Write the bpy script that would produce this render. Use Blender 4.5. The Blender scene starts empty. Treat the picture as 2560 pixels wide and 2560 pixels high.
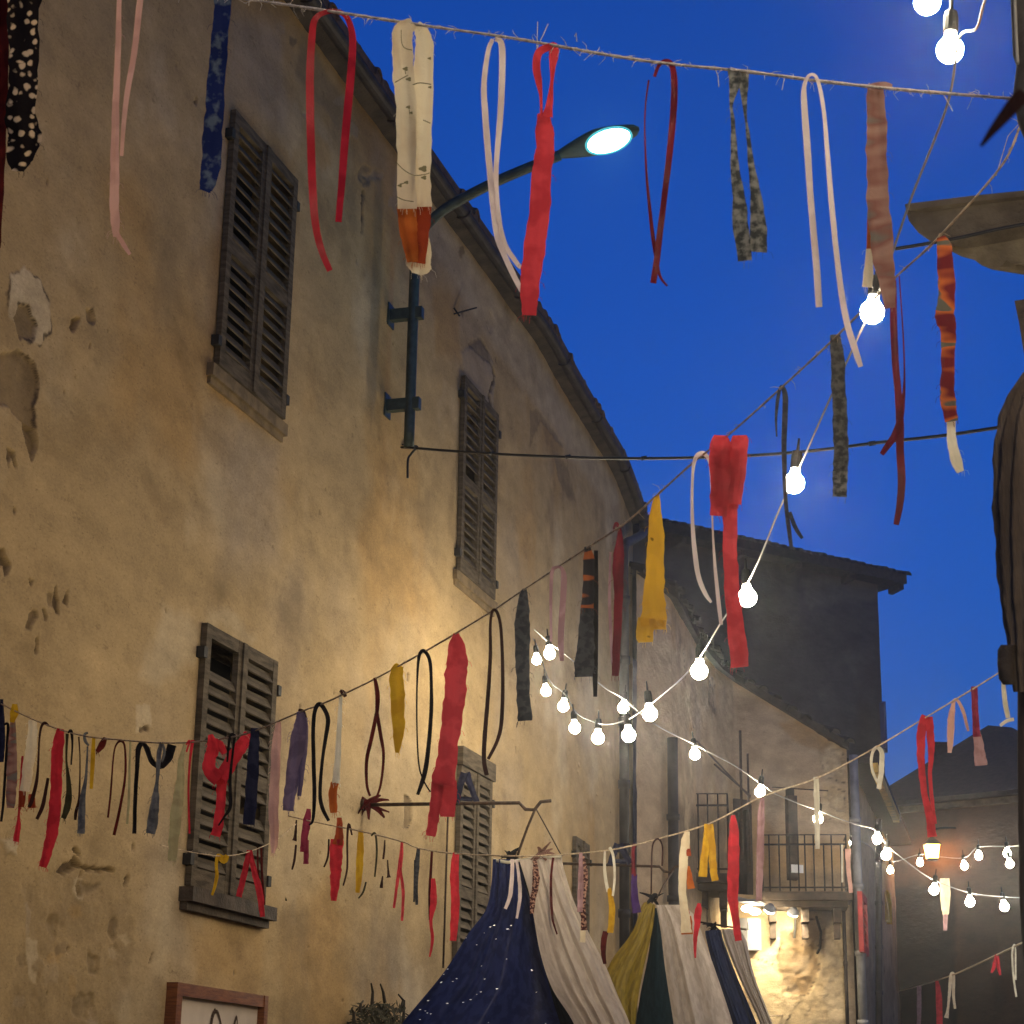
import bpy, math, random
import numpy as np
from mathutils import Vector, Matrix

random.seed(7)
sc = bpy.context.scene
COL = sc.collection
EYE = Vector((0, 0, 1.6))

# ------------------------------------------------------------------ camera
F_PX = 4835.26                       # focal length in pixels of the 2560 px photograph
PITCH, ROLL = math.radians(17.364), math.radians(0.984)
FWD = Vector((0, math.cos(PITCH), math.sin(PITCH)))
_up = Vector((0, -math.sin(PITCH), math.cos(PITCH)))
_rt = Vector((1, 0, 0))
RT = math.cos(ROLL) * _rt + math.sin(ROLL) * _up
UP = -math.sin(ROLL) * _rt + math.cos(ROLL) * _up
cam = bpy.data.cameras.new('camera')
cam_o = bpy.data.objects.new('camera', cam)
COL.objects.link(cam_o)
cam.sensor_width = 36
cam.lens = F_PX / 2560 * 36
cam.clip_start, cam.clip_end = 0.1, 600
cam.dof.use_dof = True
cam.dof.focus_distance = 11
cam.dof.aperture_fstop = 20
cam_o.matrix_world = Matrix(((RT.x, UP.x, -FWD.x, EYE.x), (RT.y, UP.y, -FWD.y, EYE.y),
                             (RT.z, UP.z, -FWD.z, EYE.z), (0, 0, 0, 1)))
sc.camera = cam_o

# ------------------------------------------------------------------ dusk sky, the last of the sun, exposure
world = bpy.data.worlds.new('World')
sc.world = world
world.use_nodes = True
nt = world.node_tree
bg = nt.nodes['Background']
sky = nt.nodes.new('ShaderNodeTexSky')
sky.sky_type = 'NISHITA'
sky.sun_disc = False
sky.sun_elevation = math.radians(0.3)
sky.sun_rotation = math.radians(180)
sky.air_density, sky.dust_density, sky.ozone_density = 1.0, 0.0, 6.5
nt.links.new(sky.outputs[0], bg.inputs[0])
bg.inputs[1].default_value = 0.66
sun = bpy.data.lights.new('sun', 'SUN')
sun.energy, sun.angle, sun.color = 0.01, math.radians(12), (1, .85, .7)
sun_o = bpy.data.objects.new('sun', sun)
COL.objects.link(sun_o)
sun_o.rotation_euler = (math.radians(89.7), 0, 0)
sc.view_settings.view_transform = 'Standard'
sc.view_settings.look = 'None'
sc.view_settings.exposure = 0.0
sc.view_settings.gamma = 1.0
sc.render.engine = 'CYCLES'
sc.cycles.use_denoising = True
sc.cycles.max_bounces = 6
sc.cycles.diffuse_bounces = 3
sc.cycles.volume_bounces = 0
sc.cycles.sample_clamp_indirect = 4
sc.cycles.caustics_reflective = False
sc.cycles.caustics_refractive = False
BULB_WATTS = 540.0                   # radiance of a festoon bulb

# ------------------------------------------------------------------ geometry helpers
def ray(x, y):
    d = FWD * F_PX + RT * (x - 1280) + UP * (1280 - y)
    return d.normalized()

def at(x, y, d):                     # point at horizontal distance d seen at photo pixel (x, y)
    r = ray(x, y)
    return EYE + r * (d / math.hypot(r.x, r.y))

def azim(x, y):
    r = ray(x, y)
    return r.x / r.y

class Path:                          # a wall or a twine in plan: polyline with arc length; the street lies on its right
    def __init__(self, pts):
        self.p = [Vector((a, b)) for a, b in pts]
        self.L = [0]
        for a, b in zip(self.p, self.p[1:]):
            self.L.append(self.L[-1] + (b - a).length)
    def seg(self, s):
        for i in range(len(self.p) - 2):
            if s < self.L[i + 1]:
                return i
        return len(self.p) - 2
    def tan(self, s):
        i = self.seg(s)
        return (self.p[i + 1] - self.p[i]).normalized()
    def at(self, s, o=0.0):
        i = self.seg(s)
        t = (self.p[i + 1] - self.p[i]).normalized()
        # smooth the outward normal a little at joints
        n = Vector((t.y, -t.x))
        return self.p[i] + t * (s - self.L[i]) + n * o
    def P(self, s, h, o=0.0):
        q = self.at(s, o)
        return Vector((q.x, q.y, h))
    def hit(self, x, y, o=0.0):      # (s, height) where the sight line of a photo pixel meets the wall
        r = ray(x, y)
        best = None
        for i in range(len(self.p) - 1):
            a, b = self.p[i], self.p[i + 1]
            t = (b - a).normalized()
            n = Vector((t.y, -t.x))
            a2 = a + n * o
            den = r.x * n.x + r.y * n.y
            if abs(den) < 1e-9:
                continue
            k = (a2.x * n.x + a2.y * n.y) / den
            if k <= 0:
                continue
            q = Vector((r.x * k, r.y * k))
            u = (q - a2).dot(t)
            Ls = (b - a).length
            lo = -1e9 if i == 0 else 0
            hi = 1e9 if i == len(self.p) - 2 else Ls
            if lo - 1e-6 <= u <= hi + 1e-6:
                if best is None or k < best[2]:
                    best = (self.L[i] + u, EYE.z + r.z * k, k)
        return best[0], best[1]
    def frame(self, s, h, o=0.0):
        t = self.tan(s)
        q = self.at(s, o)
        return Matrix(((t.x, t.y, 0, q.x), (t.y, -t.x, 0, q.y), (0, 0, 1, h), (0, 0, 0, 1)))

def spline(pts, n):                  # Catmull-Rom through tuples, n samples per span
    pts = [np.array(p, float) for p in pts]
    if len(pts) < 3:
        return [pts[0] + (pts[-1] - pts[0]) * k / n for k in range(n + 1)]
    out = []
    for i in range(len(pts) - 1):
        p0 = pts[max(i - 1, 0)]; p1 = pts[i]; p2 = pts[i + 1]; p3 = pts[min(i + 2, len(pts) - 1)]
        for k in range(n):
            t = k / n
            out.append(.5 * (2 * p1 + (p2 - p0) * t + (2 * p0 - 5 * p1 + 4 * p2 - p3) * t * t + (3 * p1 - p0 - 3 * p2 + p3) * t ** 3))
    out.append(pts[-1])
    return out

class MB:
    def __init__(self):
        self.v, self.f, self.uv = [], [], {}
    def add(self, vs, fs):
        b = len(self.v)
        self.v += [tuple(v) for v in vs]
        self.f += [tuple(i + b for i in f) for f in fs]
    def hexa(self, c):               # eight corners, bottom ring then top ring
        self.add(c, [(3, 2, 1, 0), (4, 5, 6, 7), (0, 1, 5, 4), (1, 2, 6, 5), (2, 3, 7, 6), (3, 0, 4, 7)])
    def box(self, lo, hi, M=None):
        c = [Vector(p) for p in ((lo[0], lo[1], lo[2]), (hi[0], lo[1], lo[2]), (hi[0], hi[1], lo[2]), (lo[0], hi[1], lo[2]),
                                 (lo[0], lo[1], hi[2]), (hi[0], lo[1], hi[2]), (hi[0], hi[1], hi[2]), (lo[0], hi[1], hi[2]))]
        self.hexa([M @ p for p in c] if M else c)
    def wbox(self, path, s0, s1, h0, h1, o0, o1, h0b=None, h1b=None):   # box on a wall; heights may differ at the far end
        h0b = h0 if h0b is None else h0b
        h1b = h1 if h1b is None else h1b
        self.hexa([path.P(s0, h0, o0), path.P(s0, h0, o1), path.P(s1, h0b, o1), path.P(s1, h0b, o0),
                   path.P(s0, h1, o0), path.P(s0, h1, o1), path.P(s1, h1b, o1), path.P(s1, h1b, o0)])
    def tube(self, pts, r, n=8, caps=True, closed=False):
        pts = [Vector(p) for p in pts]
        N = len(pts)
        rr = r if isinstance(r, (list, tuple)) else [r] * N
        b = len(self.v)
        ref = None
        for i, p in enumerate(pts):
            if closed:
                d = (pts[(i + 1) % N] - pts[i - 1]).normalized()
            else:
                d = (pts[min(i + 1, N - 1)] - pts[max(i - 1, 0)]).normalized()
            if ref is None:
                ref = d.orthogonal().normalized()
            ref = (ref - d * ref.dot(d)).normalized()
            bi = d.cross(ref)
            for k in range(n):
                a = 2 * math.pi * k / n
                self.v.append(tuple(p + (ref * math.cos(a) + bi * math.sin(a)) * rr[i]))
        for i in range(N if closed else N - 1):
            j = (i + 1) % N
            for k in range(n):
                self.f.append((b + i * n + k, b + i * n + (k + 1) % n, b + j * n + (k + 1) % n, b + j * n + k))
        if caps and not closed:
            self.f.append(tuple(b + k for k in range(n))[::-1])
            self.f.append(tuple(b + (N - 1) * n + k for k in range(n)))
    def lathe(self, prof, M, n=16, caps=True):  # profile of (radius, z)
        b = len(self.v)
        for r, z in prof:
            for k in range(n):
                a = 2 * math.pi * k / n
                self.v.append(tuple(M @ Vector((r * math.cos(a), r * math.sin(a), z))))
        for i in range(len(prof) - 1):
            for k in range(n):
                self.f.append((b + i * n + k, b + i * n + (k + 1) % n, b + (i + 1) * n + (k + 1) % n, b + (i + 1) * n + k))
        if caps:
            self.f.append(tuple(b + k for k in range(n))[::-1])
            self.f.append(tuple(b + (len(prof) - 1) * n + k for k in range(n)))
    def grid(self, rows):            # rows of points
        b = len(self.v)
        m = len(rows[0])
        for r in rows:
            self.v += [tuple(p) for p in r]
        for i in range(len(rows) - 1):
            for k in range(m - 1):
                self.f.append((b + i * m + k, b + i * m + k + 1, b + (i + 1) * m + k + 1, b + (i + 1) * m + k))
    def prism(self, poly, thick, M):  # polygon in local XZ, thickness along local Y
        n = len(poly)
        vs = [M @ Vector((x, 0, z)) for x, z in poly] + [M @ Vector((x, thick, z)) for x, z in poly]
        fs = [tuple(range(n)), tuple(range(2 * n - 1, n - 1, -1))] + [(i, i + n, (i + 1) % n + n, (i + 1) % n) for i in range(n)]
        self.add(vs, fs)
    def build(self, name, m, parent=None, smooth=False, uv=None):
        me = bpy.data.meshes.new(name)
        me.from_pydata(self.v, [], self.f)
        if uv is not None:
            lay = me.uv_layers.new(name='UVMap')
            li = np.empty(len(me.loops), dtype=np.int32)
            me.loops.foreach_get('vertex_index', li)
            lay.data.foreach_set('uv', np.array(uv, dtype=np.float32)[li].ravel())
        me.materials.append(m)
        if smooth:
            me.polygons.foreach_set('use_smooth', [True] * len(me.polygons))
        me.update()
        return link(bpy.data.objects.new(name, me), parent)

def link(o, parent=None):
    COL.objects.link(o)
    if parent is not None:
        o.parent = parent
        if parent.get('_base'):
            o.matrix_parent_inverse = Matrix.Translation(-parent.location)
    return o

def tag(o, label, cat, group=None):
    o['label'] = label
    o['category'] = cat
    if group:
        o['group'] = group
    return o

def thing(name, label, cat, loc, group=None):   # an Empty at the thing's base; its parts are built in world coordinates
    o = bpy.data.objects.new(name, None)
    o.location = loc
    o['_base'] = 1
    o.empty_display_size = .1
    COL.objects.link(o)
    return tag(o, label, cat, group)

# ------------------------------------------------------------------ materials
def mat(name, color, rough=.8, metal=0.0, var=.15, scale=8.0, bump=0.0, bscale=40.0, color2=None, spec=.3, aniso=None):
    m = bpy.data.materials.new(name)
    m.use_nodes = True
    t = m.node_tree
    b = t.nodes['Principled BSDF']
    b.inputs['Roughness'].default_value = rough
    b.inputs['Metallic'].default_value = metal
    b.inputs['Specular IOR Level'].default_value = spec
    tc = t.nodes.new('ShaderNodeTexCoord')
    src = tc.outputs['Object']
    if aniso:
        mp = t.nodes.new('ShaderNodeMapping')
        mp.inputs['Scale'].default_value = aniso
        t.links.new(src, mp.inputs[0])
        src = mp.outputs[0]
    nz = t.nodes.new('ShaderNodeTexNoise')
    nz.inputs['Scale'].default_value = scale
    nz.inputs['Detail'].default_value = 6
    t.links.new(src, nz.inputs['Vector'])
    r = t.nodes.new('ShaderNodeValToRGB')
    c2 = color2 or tuple(min(1, c * (1 + var)) for c in color)
    c1 = color if color2 else tuple(c * (1 - var) for c in color)
    r.color_ramp.elements[0].position = .35
    r.color_ramp.elements[1].position = .65
    r.color_ramp.elements[0].color = (*c1, 1)
    r.color_ramp.elements[1].color = (*c2, 1)
    t.links.new(nz.outputs['Fac'], r.inputs[0])
    t.links.new(r.outputs[0], b.inputs['Base Color'])
    if bump:
        n2 = t.nodes.new('ShaderNodeTexNoise')
        n2.inputs['Scale'].default_value = bscale
        n2.inputs['Detail'].default_value = 5
        t.links.new(src, n2.inputs['Vector'])
        bp = t.nodes.new('ShaderNodeBump')
        bp.inputs['Strength'].default_value = bump
        bp.inputs['Distance'].default_value = .02
        t.links.new(n2.outputs['Fac'], bp.inputs['Height'])
        t.links.new(bp.outputs[0], b.inputs['Normal'])
    return m

def emis(name, color, strength):
    m = bpy.data.materials.new(name)
    m.use_nodes = True
    t = m.node_tree
    t.nodes.remove(t.nodes['Principled BSDF'])
    e = t.nodes.new('ShaderNodeEmission')
    e.inputs[0].default_value = (*color, 1)
    e.inputs[1].default_value = strength
    t.links.new(e.outputs[0], t.nodes['Material Output'].inputs[0])
    return m

def cloth(name, color, color2=None, pattern='weave', scale=30.0, trans=.25, lo=.45, hi=.55, sheen=0.0, color3=None):
    m = bpy.data.materials.new(name)
    m.use_nodes = True
    t = m.node_tree
    t.nodes.remove(t.nodes['Principled BSDF'])
    uv = t.nodes.new('ShaderNodeTexCoord')
    c2 = color2 or tuple(c * .72 for c in color)
    if pattern == 'dots':
        tex = t.nodes.new('ShaderNodeTexVoronoi')
        tex.inputs['Scale'].default_value = scale
        fac = tex.outputs['Distance']
        dn = t.nodes.new('ShaderNodeTexNoise')
        dn.inputs['Scale'].default_value = scale * .8
        va = t.nodes.new('ShaderNodeVectorMath')
        va.operation = 'MULTIPLY_ADD'
        va.inputs[1].default_value = (.03 * 30 / scale,) * 3
        t.links.new(uv.outputs['UV'], dn.inputs['Vector'])
        t.links.new(dn.outputs['Color'], va.inputs[0])
        t.links.new(uv.outputs['UV'], va.inputs[2])
        t.links.new(va.outputs[0], tex.inputs['Vector'])
    elif pattern == 'bands':
        tex = t.nodes.new('ShaderNodeTexNoise')
        mp = t.nodes.new('ShaderNodeMapping')
        mp.inputs['Scale'].default_value = (scale * .35, scale, 1)
        t.links.new(uv.outputs['UV'], mp.inputs[0])
        t.links.new(mp.outputs[0], tex.inputs['Vector'])
        tex.inputs['Scale'].default_value = 1
        tex.inputs['Detail'].default_value = 1
        fac = tex.outputs['Fac']
    else:
        tex = t.nodes.new('ShaderNodeTexNoise')
        tex.inputs['Scale'].default_value = scale
        tex.inputs['Detail'].default_value = 3
        t.links.new(uv.outputs['UV'], tex.inputs['Vector'])
        fac = tex.outputs['Fac']
    r = t.nodes.new('ShaderNodeValToRGB')
    e = r.color_ramp.elements
    e[0].position, e[1].position = lo, hi
    e[0].color, e[1].color = (*color, 1), (*c2, 1)
    if color3:
        k = e.new(min(1, hi + .1))
        k.color = (*color3, 1)
    t.links.new(fac, r.inputs[0])
    d = t.nodes.new('ShaderNodeBsdfDiffuse')
    d.inputs['Roughness'].default_value = .6
    tr = t.nodes.new('ShaderNodeBsdfTranslucent')
    mx = t.nodes.new('ShaderNodeMixShader')
    mx.inputs[0].default_value = trans
    n2 = t.nodes.new('ShaderNodeTexNoise')
    n2.inputs['Scale'].default_value = 260
    t.links.new(uv.outputs['UV'], n2.inputs['Vector'])
    bp = t.nodes.new('ShaderNodeBump')
    bp.inputs['Strength'].default_value = .35
    bp.inputs['Distance'].default_value = .004
    t.links.new(n2.outputs['Fac'], bp.inputs['Height'])
    n3 = t.nodes.new('ShaderNodeTexNoise')
    n3.inputs['Scale'].default_value = 16
    n3.inputs['Detail'].default_value = 4
    t.links.new(uv.outputs['UV'], n3.inputs['Vector'])
    b3 = t.nodes.new('ShaderNodeBump')
    b3.inputs['Strength'].default_value = .55
    b3.inputs['Distance'].default_value = .02
    t.links.new(n3.outputs['Fac'], b3.inputs['Height'])
    t.links.new(b3.outputs[0], bp.inputs['Normal'])
    t.links.new(bp.outputs[0], d.inputs['Normal'])
    t.links.new(r.outputs[0], d.inputs[0])
    t.links.new(r.outputs[0], tr.inputs[0])
    t.links.new(d.outputs[0], mx.inputs[1])
    t.links.new(tr.outputs[0], mx.inputs[2])
    out = mx.outputs[0]
    if sheen:
        g = t.nodes.new('ShaderNodeBsdfGlossy')
        g.inputs['Roughness'].default_value = .35
        m2 = t.nodes.new('ShaderNodeMixShader')
        m2.inputs[0].default_value = sheen
        t.links.new(out, m2.inputs[1])
        t.links.new(g.outputs[0], m2.inputs[2])
        out = m2.outputs[0]
    t.links.new(out, t.nodes['Material Output'].inputs[0])
    return m

def plaster(name, base, pale, dark, rust, grey, bump=.22):
    m = bpy.data.materials.new(name)
    m.use_nodes = True
    t = m.node_tree
    b = t.nodes['Principled BSDF']
    b.inputs['Roughness'].default_value = .93
    b.inputs['Specular IOR Level'].default_value = .15
    tc = t.nodes.new('ShaderNodeTexCoord')
    def noise(scale, detail, rough=.55, st=(.6, .6, 1.15)):
        src = tc.outputs['Object']
        if st:
            mp = t.nodes.new('ShaderNodeMapping')
            mp.inputs['Scale'].default_value = st
            t.links.new(src, mp.inputs[0])
            src = mp.outputs[0]
        n = t.nodes.new('ShaderNodeTexNoise')
        n.inputs['Scale'].default_value = scale
        n.inputs['Detail'].default_value = detail
        n.inputs['Roughness'].default_value = rough
        t.links.new(src, n.inputs['Vector'])
        return n.outputs['Fac']
    col = None
    def rgb(c):
        n = t.nodes.new('ShaderNodeRGB')
        n.outputs[0].default_value = (*c, 1)
        return n.outputs[0]
    cur = rgb(base)
    for attr, c in (('grey', grey), ('rust', rust), ('pale', pale), ('dark', dark)):
        a = t.nodes.new('ShaderNodeAttribute')
        a.attribute_name = attr
        mx = t.nodes.new('ShaderNodeMixRGB')
        t.links.new(a.outputs['Fac'], mx.inputs[0])
        t.links.new(cur, mx.inputs[1])
        mx.inputs[2].default_value = (*c, 1)
        cur = mx.outputs[0]
    # mottling: fine grain, blotches and vertical weathering
    for fac, lo, hi in ((noise(5.0, 9, .65), .84, 1.16), (noise(60, 5, .7), .86, 1.14), (noise(2.2, 6, .65), .86, 1.14)):
        mr = t.nodes.new('ShaderNodeMapRange')
        mr.inputs['From Min'].default_value = .3
        mr.inputs['From Max'].default_value = .7
        mr.inputs['To Min'].default_value = lo
        mr.inputs['To Max'].default_value = hi
        t.links.new(fac, mr.inputs['Value'])
        ml = t.nodes.new('ShaderNodeMixRGB')
        ml.blend_type = 'MULTIPLY'
        ml.inputs[0].default_value = 1
        t.links.new(cur, ml.inputs[1])
        t.links.new(mr.outputs[0], ml.inputs[2])
        cur = ml.outputs[0]
    for fac, p0, p1, dk_ in ((noise(11, 12, .72), .60, .68, .72), (noise(70, 3, .6), .62, .70, .70), (noise(1.6, 10, .7), .53, .66, .80)):
        rr = t.nodes.new('ShaderNodeValToRGB')
        rr.color_ramp.elements[0].position, rr.color_ramp.elements[1].position = p0, p1
        rr.color_ramp.elements[0].color = (1, 1, 1, 1)
        rr.color_ramp.elements[1].color = (dk_, dk_ * .98, dk_ * .95, 1)
        t.links.new(fac, rr.inputs[0])
        ml = t.nodes.new('ShaderNodeMixRGB')
        ml.blend_type = 'MULTIPLY'
        ml.inputs[0].default_value = 1
        t.links.new(cur, ml.inputs[1])
        t.links.new(rr.outputs[0], ml.inputs[2])
        cur = ml.outputs[0]
    t.links.new(cur, b.inputs['Base Color'])
    bp = t.nodes.new('ShaderNodeBump')
    bp.inputs['Strength'].default_value = bump
    bp.inputs['Distance'].default_value = .03
    t.links.new(noise(9, 10, .7), bp.inputs['Height'])
    t.links.new(bp.outputs[0], b.inputs['Normal'])
    return m

M = {}
M['plaster'] = plaster('ochre_plaster', (.35, .25, .122), (.47, .385, .25), (.06, .04, .025), (.33, .205, .075), (.285, .225, .155))
M['plaster2'] = plaster('brown_plaster', (.44, .32, .19), (.58, .46, .27), (.05, .036, .025), (.38, .23, .09), (.36, .29, .21), .7)
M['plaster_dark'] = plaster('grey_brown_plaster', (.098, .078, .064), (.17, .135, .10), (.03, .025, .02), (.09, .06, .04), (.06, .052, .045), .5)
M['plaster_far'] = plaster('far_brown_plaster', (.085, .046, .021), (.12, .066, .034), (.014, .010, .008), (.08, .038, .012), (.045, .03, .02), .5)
M['wood'] = mat('weathered_shutter_wood', (.05, .038, .024), .85, var=.35, scale=6, bump=.4, bscale=30, aniso=(1, 1, 6), color2=(.115, .09, .058), spec=.12)
M['wood_dark'] = mat('dark_old_wood', (.035, .026, .02), .8, var=.4, scale=7, bump=.5, color2=(.075, .055, .038))
M['frame_wood'] = mat('brown_frame_wood', (.11, .035, .012), .5, scale=10, bump=.2, aniso=(1, 1, 8), color2=(.2, .07, .02))
M['inside'] = mat('unlit_room_black', (.006, .005, .004), .9)
M['iron'] = mat('painted_iron', (.020, .018, .014), .75, .0, var=.4, scale=20, bump=.2)
M['lamp_iron'] = mat('green_grey_lamp_paint', (.035, .05, .042), .45, .2, var=.3, scale=15, bump=.15)
M['rust_iron'] = mat('rusty_iron', (.05, .028, .014), .7, .4, var=.5, scale=30, bump=.3)
M['pipe'] = mat('zinc_pipe', (.035, .03, .028), .6, .2, var=.35, scale=6, bump=.15)
M['pipe_grey'] = mat('grey_plastic_pipe', (.22, .22, .22), .5, 0, var=.2, scale=6)
M['tile'] = mat('old_roof_tile', (.07, .045, .032), .9, var=.45, scale=9, bump=.6, color2=(.13, .085, .055))
M['tile_dark'] = mat('dark_roof_tile', (.028, .02, .017), .9, var=.4, scale=9, bump=.5)
M['soffit'] = mat('dark_soffit', (.05, .04, .03), .85, var=.4, scale=6, bump=.4)
M['stone'] = mat('grey_tan_stone', (.12, .098, .065), .9, var=.35, scale=7, bump=.7, bscale=25, color2=(.20, .165, .11))
M['sill'] = mat('worn_stone_sill', (.15, .105, .052), .9, var=.3, scale=8, bump=.5)
M['sill_dark'] = mat('dark_wooden_sill', (.06, .045, .03), .8, var=.4, scale=8, bump=.5)
M['cable_black'] = mat('black_cable', (.012, .012, .014), .5)
M['cable_white'] = mat('pale_festoon_cable', (.2, .195, .185), .6)
M['twine'] = mat('jute_twine', (.48, .37, .24), .95, var=.3, scale=60, bump=.6, bscale=200)
M['twine_pale'] = mat('pale_twine', (.62, .55, .46), .95, var=.25, scale=60, bump=.6, bscale=200)
M['socket'] = mat('black_socket', (.004, .004, .004), .6, spec=.1)
M['bulb'] = emis('lit_bulb_glass', (1.0, .86, .63), BULB_WATTS)
M['lamp_lens'] = emis('lit_street_lamp_lens', (.33, .94, 1.0), 42)
M['lamp_glow'] = emis('lamp_glow_ring', (.12, .62, .70), .9)  # cyan fringe of the lamp's glare, made as a glowing ring
M['lantern_glass'] = emis('lit_lantern_glass', (1.0, .45, .09), 48)
M['flood_lens'] = emis('lit_wall_lamp_lens', (1.0, .9, .66), 25)
M['stone_light'] = emis('added_stone_light', (1.0, .83, .55), 560)
M['box_grey'] = mat('grey_metal_box', (.2, .2, .21), .5, .3)
M['paper'] = mat('off_white_paper', (.5, .42, .33), .9, var=.06)
M['white_paint'] = mat('white_paint', (.75, .75, .72), .6, var=.05)
M['ink'] = mat('brown_lettering', (.05, .025, .012), .8)
M['canvas'] = mat('brown_canvas', (.06, .042, .03), .9, var=.4, scale=3, bump=.5, aniso=(6, 6, .6), color2=(.145, .107, .074))
M['twig'] = mat('dry_twig', (.035, .028, .02), .9)
M['leaf'] = mat('dry_leaf', (.05, .045, .025), .9, var=.5, scale=20)
M['cobble'] = mat('street_cobble', (.07, .065, .06), .85, var=.4, scale=9, bump=.6)
M['red_shutter'] = mat('faded_red_shutter', (.42, .055, .05), .7, var=.2, scale=6)
M['eave_glow'] = mat('lantern_glow_wood', (.6, .38, .08), .7, var=.3, scale=6, bump=.3)  # yellow is the lantern's light painted into the board colour
M['blue_wood'] = mat('dark_blue_painted_wood', (.01, .022, .1), .6)

CL = {
    'red': cloth('red_cotton', (.58, .034, .050), (.46, .026, .038), scale=14, trans=.3),
    'coral': cloth('coral_red_cotton', (.60, .058, .072), (.48, .04, .052), scale=14, trans=.35),
    'crimson': cloth('crimson_satin', (.42, .02, .035), (.3, .012, .022), scale=10, trans=.2, sheen=.008),
    'maroon': cloth('maroon_satin', (.17, .012, .022), (.11, .008, .016), scale=10, trans=.2, sheen=.008),
    'darkred': cloth('dark_red_cotton', (.10, .014, .012), (.06, .008, .008), scale=14, trans=.15),
    'brown': cloth('dark_brown_ribbon', (.045, .018, .014), scale=14, trans=.1),
    'pink': cloth('pink_satin', (.66, .40, .33), (.56, .33, .27), scale=10, trans=.3, sheen=.008),
    'white': cloth('pinkish_white_ribbon', (.74, .64, .60), (.64, .54, .51), scale=10, trans=.3, sheen=.008),
    'ivory': cloth('ivory_ribbon', (.72, .68, .55), (.6, .56, .44), scale=10, trans=.3),
    'cream': cloth('cream_cotton', (.74, .66, .47), (.68, .58, .40), scale=9, trans=.3),
    'palegreen': cloth('pale_straw_cotton', (.48, .43, .22), (.4, .34, .17), scale=12, trans=.3),
    'yellow': cloth('yellow_cotton', (.60, .36, .02), (.5, .28, .015), scale=12, trans=.3),
    'yellowdot': cloth('yellow_print_cotton', (.2, .12, .01), (.62, .37, .03), 'dots', 22, .3, lo=.10, hi=.16),
    'orange': cloth('orange_cotton', (.52, .15, .03), (.42, .10, .02), scale=10, trans=.25),
    'rustred': cloth('rust_red_cotton', (.34, .06, .02), (.26, .04, .015), scale=10, trans=.2),
    'navy': cloth('navy_cotton', (.014, .015, .036), (.024, .026, .052), scale=20, trans=.15),
    'black': cloth('black_ribbon', (.008, .007, .008), (.014, .012, .013), scale=20, trans=.1),
    'charcoal': cloth('charcoal_cotton', (.035, .038, .045), (.06, .062, .068), scale=40, trans=.2),
    'grey': cloth('blue_grey_cotton', (.085, .088, .098), (.13, .133, .14), scale=30, trans=.2),
    'olive': cloth('dark_olive_ribbon', (.05, .045, .022), scale=20, trans=.15),
    'purple': cloth('violet_grey_cotton', (.15, .115, .19), (.11, .085, .15), scale=18, trans=.25),
    'violet': cloth('violet_satin', (.07, .03, .15), (.05, .02, .10), scale=18, trans=.2, sheen=.008),
    'wine': cloth('wine_pink_cotton', (.27, .035, .07), (.2, .02, .05), scale=18, trans=.25),
    'mauve': cloth('mauve_cotton', (.42, .26, .27), (.34, .2, .21), scale=18, trans=.3),
    'bluepr': cloth('blue_print_cotton', (.012, .02, .085), (.09, .12, .17), 'weave', 38, .2, lo=.52, hi=.66),
    'greypr': cloth('grey_print_cotton', (.05, .055, .055), (.22, .22, .2), 'weave', 60, .25, lo=.42, hi=.62),
    'darkpr': cloth('dark_grey_print_cotton', (.035, .037, .036), (.10, .10, .09), 'weave', 60, .2, lo=.42, hi=.62),
    'dotted': cloth('black_cotton_with_pale_spots', (.55, .42, .28), (.010, .008, .009), 'dots', 46, .1, lo=.26, hi=.40),
    'camo': cloth('orange_and_brown_print', (.10, .10, .08), (.46, .12, .03), 'bands', 22, .3, lo=.40, hi=.42, color3=(.13, .015, .02)),
    'brownpr': cloth('pinkish_brown_print', (.32, .19, .15), (.22, .10, .08), 'bands', 26, .3, lo=.42, hi=.55, color3=(.17, .15, .13)),
    'flower': cloth('brown_floral_print', (.06, .02, .02), (.42, .24, .17), 'weave', 60, .2, lo=.48, hi=.56),
    'darkor': cloth('black_and_orange_print', (.028, .025, .028), (.36, .10, .03), 'bands', 20, .2, lo=.5, hi=.54),
}

# ------------------------------------------------------------------ procedural relief for the walls
def vnoise(x, y, seed):
    rng = np.random.RandomState(seed)
    T = rng.rand(128, 128)
    xi, yi = np.floor(x).astype(int), np.floor(y).astype(int)
    fx, fy = x - xi, y - yi
    fx, fy = fx * fx * (3 - 2 * fx), fy * fy * (3 - 2 * fy)
    a, b = T[xi % 128, yi % 128], T[(xi + 1) % 128, yi % 128]
    c, d = T[xi % 128, (yi + 1) % 128], T[(xi + 1) % 128, (yi + 1) % 128]
    return (a * (1 - fx) + b * fx) * (1 - fy) + (c * (1 - fx) + d * fx) * fy

def fbm(x, y, seed, oct=5):
    v, amp, tot = 0, 1, 0
    for k in range(oct):
        v = v + amp * vnoise(x * 2 ** k + 17.3 * k, y * 2 ** k + 5.1 * k, seed + k)
        tot += amp
        amp *= .55
    return v / tot

def sstep(a, b, x):
    t = np.clip((x - a) / (b - a), 0, 1)
    return t * t * (3 - 2 * t)

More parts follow.
